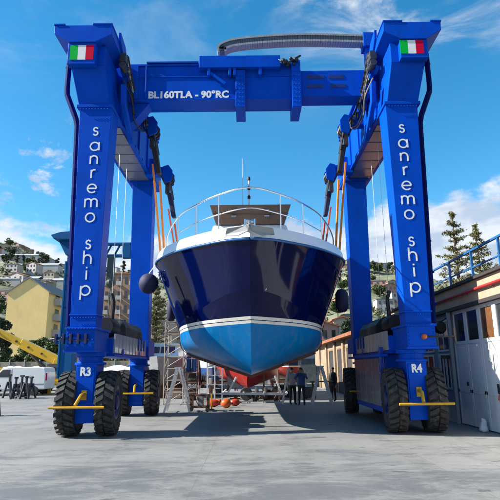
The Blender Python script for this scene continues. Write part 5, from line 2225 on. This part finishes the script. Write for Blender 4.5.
    for xx in (-.34, .34):
        for z in (.16, .62):
            m.box(g.x + xx - .03, g.x + xx + .03, g.y - .22, g.y + .27, z, z + .05)
    m.build('frame', RUST, ct)
    m = MB()
    m.box(g.x - .12, g.x + .14, g.y - .1, g.y + .2, .2, .62)
    m.build('motor', STEELGREY, ct, bevel=.03)
    for xx in (-.34, .34):
        m = MB()
        m.lathe([(.0, -.03), (.09, -.03), (.09, .03), (.0, .03)], (g.x + xx, g.y - .29, .09), 'Y', 14)
        m.build('wheel', BLACK_RUB, ct)
    g = ground_at(211.5, 410)
    pb = thing('signal_post', g, 'short yellow post beside the brown frame cart', 'post')
    m = MB()
    m.tube([g, g + Vector((0, 0, .66))], .03, 8)
    m.build('pole', YELLOW, pb)
    m = MB()
    m.lathe([(.0, .001), (.13, .001), (.13, .04), (.03, .06), (.0, .06)], g, 'Z', 14)
    m.build('base', RUST, pb, smooth=40)
    # orange floats
    for i, (px, py, L, r, ang, mm, lab) in enumerate(((213, 407, .62, .17, .1, 'r', 'red orange float lying left of the orange one'), (226, 408, .5, .2, -.1, 'o', 'bright orange float in the middle of the row under the keel'), (235, 406, .5, .16, .2, 'r', 'red orange float lying right of the bright one'), (218, 405, .4, .14, -.3, 'o', 'smaller orange float half behind the left red one'))):
        g = ground_at(px, py)
        root = thing('float', g, lab, 'float', 'orange floats on the ground under the keel')
        m = MB()
        n = 9
        prof = [(max(.004, r * math.sin(math.pi * k / (n - 1)) ** .45), -L / 2 + L * k / (n - 1)) for k in range(n)]
        m.lathe(prof, (g.x, g.y, r), 'X', 16)
        m.build('float_body', ORANGE if mm == 'o' else mat('red_orange_plastic', (.70, .06, .02), .4), root, smooth=True)
        m = MB()
        m.lathe([(.03, L / 2), (.03, L / 2 + .06)], (g.x, g.y, r), 'X', 8)
        m.build('eye', BLACK, root)
        root.rotation_euler.z = ang
    # red-bottomed boat behind, bow on
    Y = 28.6
    bx = at(247, 370, Y).x
    rb = thing('sailing_yacht', (bx, Y + 4, 0), 'boat with bright red bottom propped up behind the hanging navy yacht', 'boat')
    she = [(0, Y - 1.6, 3.5), (.9, Y - .6, 3.45), (1.9, Y + 1.6, 3.4), (2.5, Y + 4, 3.35), (2.3, Y + 9, 3.3)]
    chi = [(0, Y - 1.1, 2.4), (.7, Y - .3, 2.1), (1.45, Y + 1.4, 1.78), (1.95, Y + 4, 1.66), (1.8, Y + 9, 1.66)]
    kee = [(0, Y - 1.1, 2.4), (0, Y - .7, 1.5), (0, Y - .2, .75), (0, Y + 1.5, .55), (0, Y + 9, .55)]
    hm, _ = hull_mesh(she, chi, kee, ns=28, nt=5, nb=6)
    hm.v = [(x + bx, y, z) for x, y, z in hm.v]
    hm.build('hull', hull_material('red_bottom_hull_paint', (.012, .025, .13), (.6, .6, .57), (0.30, .018, .012), 2.75 + 0, 2.9, 0, 0, False), rb, smooth=40)
    m = MB()
    m.box(bx - 1.7, bx + 1.7, Y + 2.0, Y + 8.6, 3.3, 3.4)
    m.box(bx - 1.0, bx + 1.0, Y + 2.6, Y + 6, 3.4, 4.1)
    m.build('deck', GELCOAT, rb, bevel=.03)
    # its trailer
    tr = thing('boat_trailer', (bx, Y - 1.5, 0), 'white steel boat trailer frame on black wheels under the red hull', 'trailer')
    ty = 27.2
    xl, xr = at(222, 400, ty).x, at(287, 400, ty).x
    m = MB()
    m.bar((xl, ty, .42), (xr, ty + .2, .36), .1, .12)
    m.bar((xl, ty + 1.6, .42), (xr, ty + 1.6, .42), .1, .12)
    for t in (0, .33, .66, 1):
        xx = xl + (xr - xl) * t
        m.bar((xx, ty, .42), (xx, ty + 6, .42), .1, .1)
    m.bar((xl + .3, ty + .1, .45), (xl + .75, ty + .1, 1.25), .09)
    m.bar((xr - .3, ty + .1, .45), (xr - .6, ty + .1, 1.3), .09)
    m.build('frame', DOORWHITE, tr, bevel=.01)
    for px in (246, 257, 266, 277):
        xx = at(px, 395, ty).x
        w = MB()
        w.lathe([(.14, -.1), (.32, -.1), (.35, -.05), (.35, .05), (.32, .1), (.14, .1)], (xx, ty + .9, .35), 'Y' if px in (246, 277) else 'X', 22)
        wo = w.build('wheel', BLACK_RUB, tr, smooth=40)
        w = MB()
        w.lathe([(.0, -.08), (.14, -.08), (.14, .08), (.0, .08)], (xx, ty + .9, .35), 'Y' if px in (246, 277) else 'X', 14)
        w.build('rim', GALV, wo)
    # pallets, crates and drums round the keel
    rgc = random.Random(9)
    for i, (px, py, w_, d_, h_, mm, lab) in enumerate(((173, 399, .9, .6, .55, WOOD, 'wooden crate beside the foot of the tall scaffold tower'), (222, 397, .8, .6, .42, CLOTH_DK, 'dark plastic crate beside the pale shelving rack'), (252, 399, .7, .5, .38, BLACK, 'black plastic crate below the red hull, left one'), (271, 400, .6, .5, .5, RUST, 'rusty metal bin below the red hull, right one'), (284, 398, .8, .6, .7, CLOTH_DK, 'dark tool chest just left of the pale worker'), (311, 399, .6, .5, .6, DARKSTEEL, 'dark steel box right of the man in blue'))):
        g = ground_at(px, py)
        cr_ = thing('crate', g, lab, 'crate')
        m = MB()
        m.box(g.x - w_ / 2, g.x + w_ / 2, g.y, g.y + d_, .06, h_)
        m.build('crate_body', mm, cr_, bevel=.015)
        m = MB()
        m.box(g.x - w_ / 2 - .02, g.x + w_ / 2 + .02, g.y - .02, g.y + d_ + .02, h_ + .002, h_ + .05)
        m.build('lid', mm if i % 2 else WOOD, cr_, bevel=.01)
        for sx in (-1, 1):
            m = MB()
            m.box(g.x + sx * (w_ / 2 - .08) - .05, g.x + sx * (w_ / 2 - .08) + .05, g.y + .02, g.y + d_ - .02, 0, .058)
            m.build('runner', WOOD, cr_)
    for i, (px, py, lab) in enumerate(((231, 396, 'small white trestle left of the red hull'), (300, 397, 'small white trestle behind the two workers'), (192, 402, 'small white trestle in front of the pinkish rack'))):
        g = ground_at(px, py)
        tr_ = thing('sawhorse', g, lab, 'trestle', 'small white trestles round the keel')
        m = MB()
        m.box(g.x - .45, g.x + .45, g.y - .05, g.y + .05, .74, .84)
        m.build('beam', DOORWHITE, tr_, bevel=.01)
        for sx in (-1, 1):
            for sy in (-1, 1):
                m = MB()
                m.bar((g.x + sx * .36, g.y + sy * .04, .745), (g.x + sx * .42, g.y + sy * .28, 0), .05, .05)
                m.build('leg', DOORWHITE, tr_)
    # jack stands
    for i, (px, py, hh, lab) in enumerate(((264, 400, 1.5, 'thin rusty jack post propping the red hull, right of centre'), (279, 401, 1.6, 'thin rusty jack post further right beside the left worker'))):
        g = ground_at(px, py)
        root = thing('jack_stand', g, lab, 'jack stand', 'jack posts under the red hull')
        m = MB()
        m.tube([g + Vector((0, 0, .3)), g + Vector((0, 0, hh))], .05, 8)
        m.build('post', RUST, root)
        m = MB()
        for k in range(3):
            a = R(30 + 120 * k)
            m.tube([g + Vector((0, 0, .5)), g + Vector((.35 * math.cos(a), .35 * math.sin(a), .02))], .03, 6)
        m.build('foot', RUST, root)
    # grey round drum lid / disc
    c = at(235, 380, 29.5)
    m = MB()
    m.lathe([(.0, -.04), (.42, -.04), (.45, .0), (.42, .08), (.15, .16), (.0, .18)], (c.x, c.y, c.z), 'Y', 24)
    dd = thing('propeller_guard', (c.x, c.y, 0), 'round grey metal disc on a thin stand, left of the red hull', 'disc')
    m.build('disc', STEELGREY, dd, smooth=30)
    m = MB()
    m.tube([(c.x, c.y + .1, 0), (c.x, c.y + .1, c.z)], .04, 6)
    m.bar((c.x - .3, c.y + .1, .03), (c.x + .3, c.y + .1, .03), .06)
    m.build('stand', RUST, dd)
    # white cabin cruiser behind the left rear wheels
    Y = 31
    c = at(160, 380, Y)
    cb = thing('cabin_cruiser', (c.x, Y + 2, 0), 'white and grey cabin boat with dark windows standing behind the left rear tyres', 'boat')
    she = [(0, Y - 1.2, 2.45), (.6, Y - .5, 2.4), (1.15, Y + .8, 2.35), (1.3, Y + 2.5, 2.3), (1.25, Y + 5, 2.3)]
    chi = [(0, Y - .8, 1.7), (.4, Y - .2, 1.4), (.9, Y + .8, 1.15), (1.1, Y + 2.5, 1.05), (1.05, Y + 5, 1.05)]
    kee = [(0, Y - .8, 1.7), (0, Y - .5, 1.2), (0, Y, .8), (0, Y + 2, .6), (0, Y + 5, .6)]
    hm, _ = hull_mesh(she, chi, kee, ns=24, nt=5, nb=6)
    hm.v = [(x + c.x, y, z) for x, y, z in hm.v]
    hm.build('hull', STEELGREY, cb, smooth=40)
    m = MB()
    m.box(c.x - 1.1, c.x + 1.1, Y + .3, Y + 4.8, 2.32, 2.42)
    m.hexa([(c.x - .95, Y + .9, 2.42), (c.x + .95, Y + .9, 2.42), (c.x + .95, Y + 4, 2.42), (c.x - .95, Y + 4, 2.42), (c.x - .8, Y + 1.4, 3.3), (c.x + .8, Y + 1.4, 3.3), (c.x + .8, Y + 4, 3.3), (c.x - .8, Y + 4, 3.3)])
    m.build('cabin', GELCOAT, cb, bevel=.05)
    m = MB()
    for k in range(3):
        xx = c.x - .68 + .48 * k
        m.hexa([(xx, Y + 1.02, 2.68), (xx + .40, Y + 1.02, 2.68), (xx + .40, Y + 1.12, 2.68), (xx, Y + 1.12, 2.68), (xx, Y + 1.22, 3.08), (xx + .40, Y + 1.22, 3.08), (xx + .40, Y + 1.34, 3.08), (xx, Y + 1.34, 3.08)])
    m.build('windscreen', mat('purplish_tinted_glass', (.10, .05, .07), .08), cb)
    m = MB()
    for yy in (Y + .8, Y + 3.6):
        m.box(c.x - .9, c.x + .9, yy, yy + .2, 0, .7)
    m.build('cradle', RUST, cb)
    # long low boathouse and laid-up boats behind the keel
    Y = 56
    a, c = at(163, 352, Y), at(318, 346, Y)
    bh = thing('boathouse', ((a.x + c.x) / 2, Y + 5, 0), 'long low pale boathouse at the back of the yard behind the keel', 'building')
    m = MB()
    m.box(a.x, c.x, Y, Y + 10, 0, c.z)
    m.build('wall', WHITEWALL, bh)
    m = MB()
    m.box(a.x - .4, c.x + .4, Y - .4, Y + 10.4, c.z + .005, c.z + .3)
    m.build('roof', GREYROOF, bh)
    for k in range(6):
        xx = a.x + (c.x - a.x) * (k + .5) / 6
        m = MB()
        m.box(xx - 1.0, xx + 1.0, Y - .06, Y - .003, .02, 2.6)
        m.build('door', mat('faded_green_grey_door', (.12, .14, .14), .7, var=.3) if k % 2 else GALV, bh)
    for (px, yy, hw, topc, botc, lab) in ((213, 43, 1.4, (.5, .5, .48), (.02, .06, .2), 'white hulled boat laid up behind the pale shelving rack'), (288, 46, 1.5, (.02, .03, .08), (.25, .03, .02), 'dark hulled boat laid up behind the two workers'), (186, 46, 1.3, (.45, .46, .46), (.05, .05, .06), 'pale boat laid up behind the blue drums')):
        c = at(px, 370, yy)
        lb = thing('laid_up_boat', (c.x, yy + 3, 0), lab, 'boat')
        she = [(0, yy - 1.5, 2.9), (hw * .5, yy - .6, 2.85), (hw * .9, yy + 1, 2.8), (hw, yy + 3, 2.75), (hw * .9, yy + 7, 2.7)]
        chi = [(0, yy - 1.1, 2.2), (hw * .35, yy - .3, 1.8), (hw * .75, yy + 1, 1.5), (hw * .88, yy + 3, 1.4), (hw * .8, yy + 7, 1.4)]
        kee = [(0, yy - 1.1, 2.2), (0, yy - .7, 1.5), (0, yy, .9), (0, yy + 2, .6), (0, yy + 7, .6)]
        hm, _ = hull_mesh(she, chi, kee, ns=22, nt=5, nb=6)
        hm.v = [(x + c.x, y, z) for x, y, z in hm.v]
        hm.build('hull', hull_material('laid_up_hull_paint', topc, (.6, .6, .57), botc, 1.75, 1.85, 0, 0, False), lb, smooth=40)
        m = MB()
        m.hexa([(c.x - hw * .6, yy + 1.2, 2.7), (c.x + hw * .6, yy + 1.2, 2.7), (c.x + hw * .7, yy + 5, 2.7), (c.x - hw * .7, yy + 5, 2.7), (c.x - hw * .45, yy + 2, 3.7), (c.x + hw * .45, yy + 2, 3.7), (c.x + hw * .55, yy + 5, 3.7), (c.x - hw * .55, yy + 5, 3.7)])
        m.build('cabin', GELCOAT, lb, bevel=.05)
        for dy in (.8, 4.5):
            m = MB()
            m.box(c.x - hw, c.x + hw, yy + dy, yy + dy + .2, .35, .58)
            m.box(c.x - .1, c.x + .1, yy + dy, yy + dy + .2, .0, .349)
            for sx in (-1, 1):
                m.box(c.x + sx * (hw - .15) - .08, c.x + sx * (hw - .15) + .08, yy + dy, yy + dy + .2, 0, .349)
                m.bar((c.x + sx * (hw - .1), yy + dy + .1, .58), (c.x + sx * hw * .95, yy + dy + .1, 1.5), .1)
            m.build('cradle', RUST, lb)
    # people
    person(293, 405, 1.72, 'worker in pale top and dark trousers, left of the man in blue', .3, {}, CLOTH_WHITE, CLOTH_DK)
    person(302, 405.5, 1.72, 'worker in a blue jacket with both hands raised to the face', -.2, {'arm_l': [(-.30, -.10, 1.22), (-.12, -.26, 1.50), (-.07, -.25, 1.57)], 'arm_r': [(.30, -.10, 1.22), (.12, -.26, 1.50), (.07, -.25, 1.57)]}, CLOTH_BLUE, CLOTH_DK)
    person(334, 401.5, 1.72, 'person in dark clothes standing against the beige storehouse, right of the bench', -1.0, {}, CLOTH_DK, CLOTH_DK)
    person(198, 397, 1.72, 'person in dark clothes walking behind the brown cart, left of the keel', 1.1, {'leg_l': [(-.11, -.16, .50), (-.12, -.10, .09), (-.13, -.24, .05)], 'leg_r': [(.11, .02, .50), (.12, .22, .10), (.13, .10, .045)]}, CLOTH_DK, CLOTH_DK)
    # sack and rag at the workshop doors
    g = ground_at(483, 432)
    sk = thing('sack', (6.22, g.y, 0), 'crumpled white sack leaning against the white workshop door', 'sack')
    m = MB()
    m.lathe([(.0, 0.003), (.15, .003), (.17, .1), (.14, .22), (.07, .32), (.05, .38), (.08, .44), (.0, .44)], (6.22, g.y, 0), 'Z', 14)
    m.v = [(6.22 + (x - 6.22) * .75 + .10 * z * z, g.y + (y - g.y) * .8 + .03 * math.sin(9 * z), z * .8) for x, y, z in m.v]
    so = m.build('sack_body', mat('white_sackcloth', (.6, .6, .6), .8, bump=.6, bscale=14), sk, smooth=True)
    ss_ = so.modifiers.new('s', 'SUBSURF')
    ss_.levels = ss_.render_levels = 2
    dm = so.modifiers.new('d', 'DISPLACE')
    tx = bpy.data.textures.new('sack_creases', 'CLOUDS')
    tx.noise_scale = .12
    dm.texture = tx
    dm.strength = .09
    rag = thing('work_glove', (6.37, 13.28, 1.0), 'pinkish red work glove hung on the white door at the right picture edge', 'glove')
    m = MB()
    m.box(6.33, 6.40, 13.18, 13.38, 1.02, 1.16)
    m.build('cuff', CLOTH_DK, rag, bevel=.02)
    m = MB()
    m.hexa([(6.34, 13.17, .88), (6.39, 13.17, .88), (6.39, 13.37, .88), (6.34, 13.37, .88), (6.34, 13.19, 1.02), (6.39, 13.19, 1.02), (6.39, 13.36, 1.02), (6.34, 13.36, 1.02)])
    for k, ln in enumerate((.12, .15, .16, .13)):
        m.tube([(6.365, 13.19 + .053 * k, .90), (6.36, 13.18 + .056 * k, .90 - ln)], [.024, .018], 7)
    m.tube([(6.365, 13.37, .97), (6.36, 13.43, .86)], [.024, .018], 7)
    m.build('hand', mat('pinkish_red_cloth', (.62, .17, .13), .8), rag, bevel=.015)


# ================================================================ go
build_ground()
build_hills()

build_shed()
build_stone_store()
build_town()
build_trees()
build_lift()
boat, *curves = build_boat()
build_slings(curves)
fender_ball(small((-3.42, 16.6, 4.52)), .31, small((-3.1, 16.6, 5.3)), 'big navy ball fender hanging at the left shoulder of the yacht')
fender_long(small((-2.95, 18.6, 3.85)), .15, .66, small((-2.9, 18.6, 5.1)), 'slim navy fender hanging lower on the left side of the yacht')
fender_long(small((3.28, 17.9, 4.05)), .22, .58, small((2.98, 17.9, 5.1)), 'short thick navy fender hanging on the right side of the yacht')
build_left_yard()
build_under_boat()
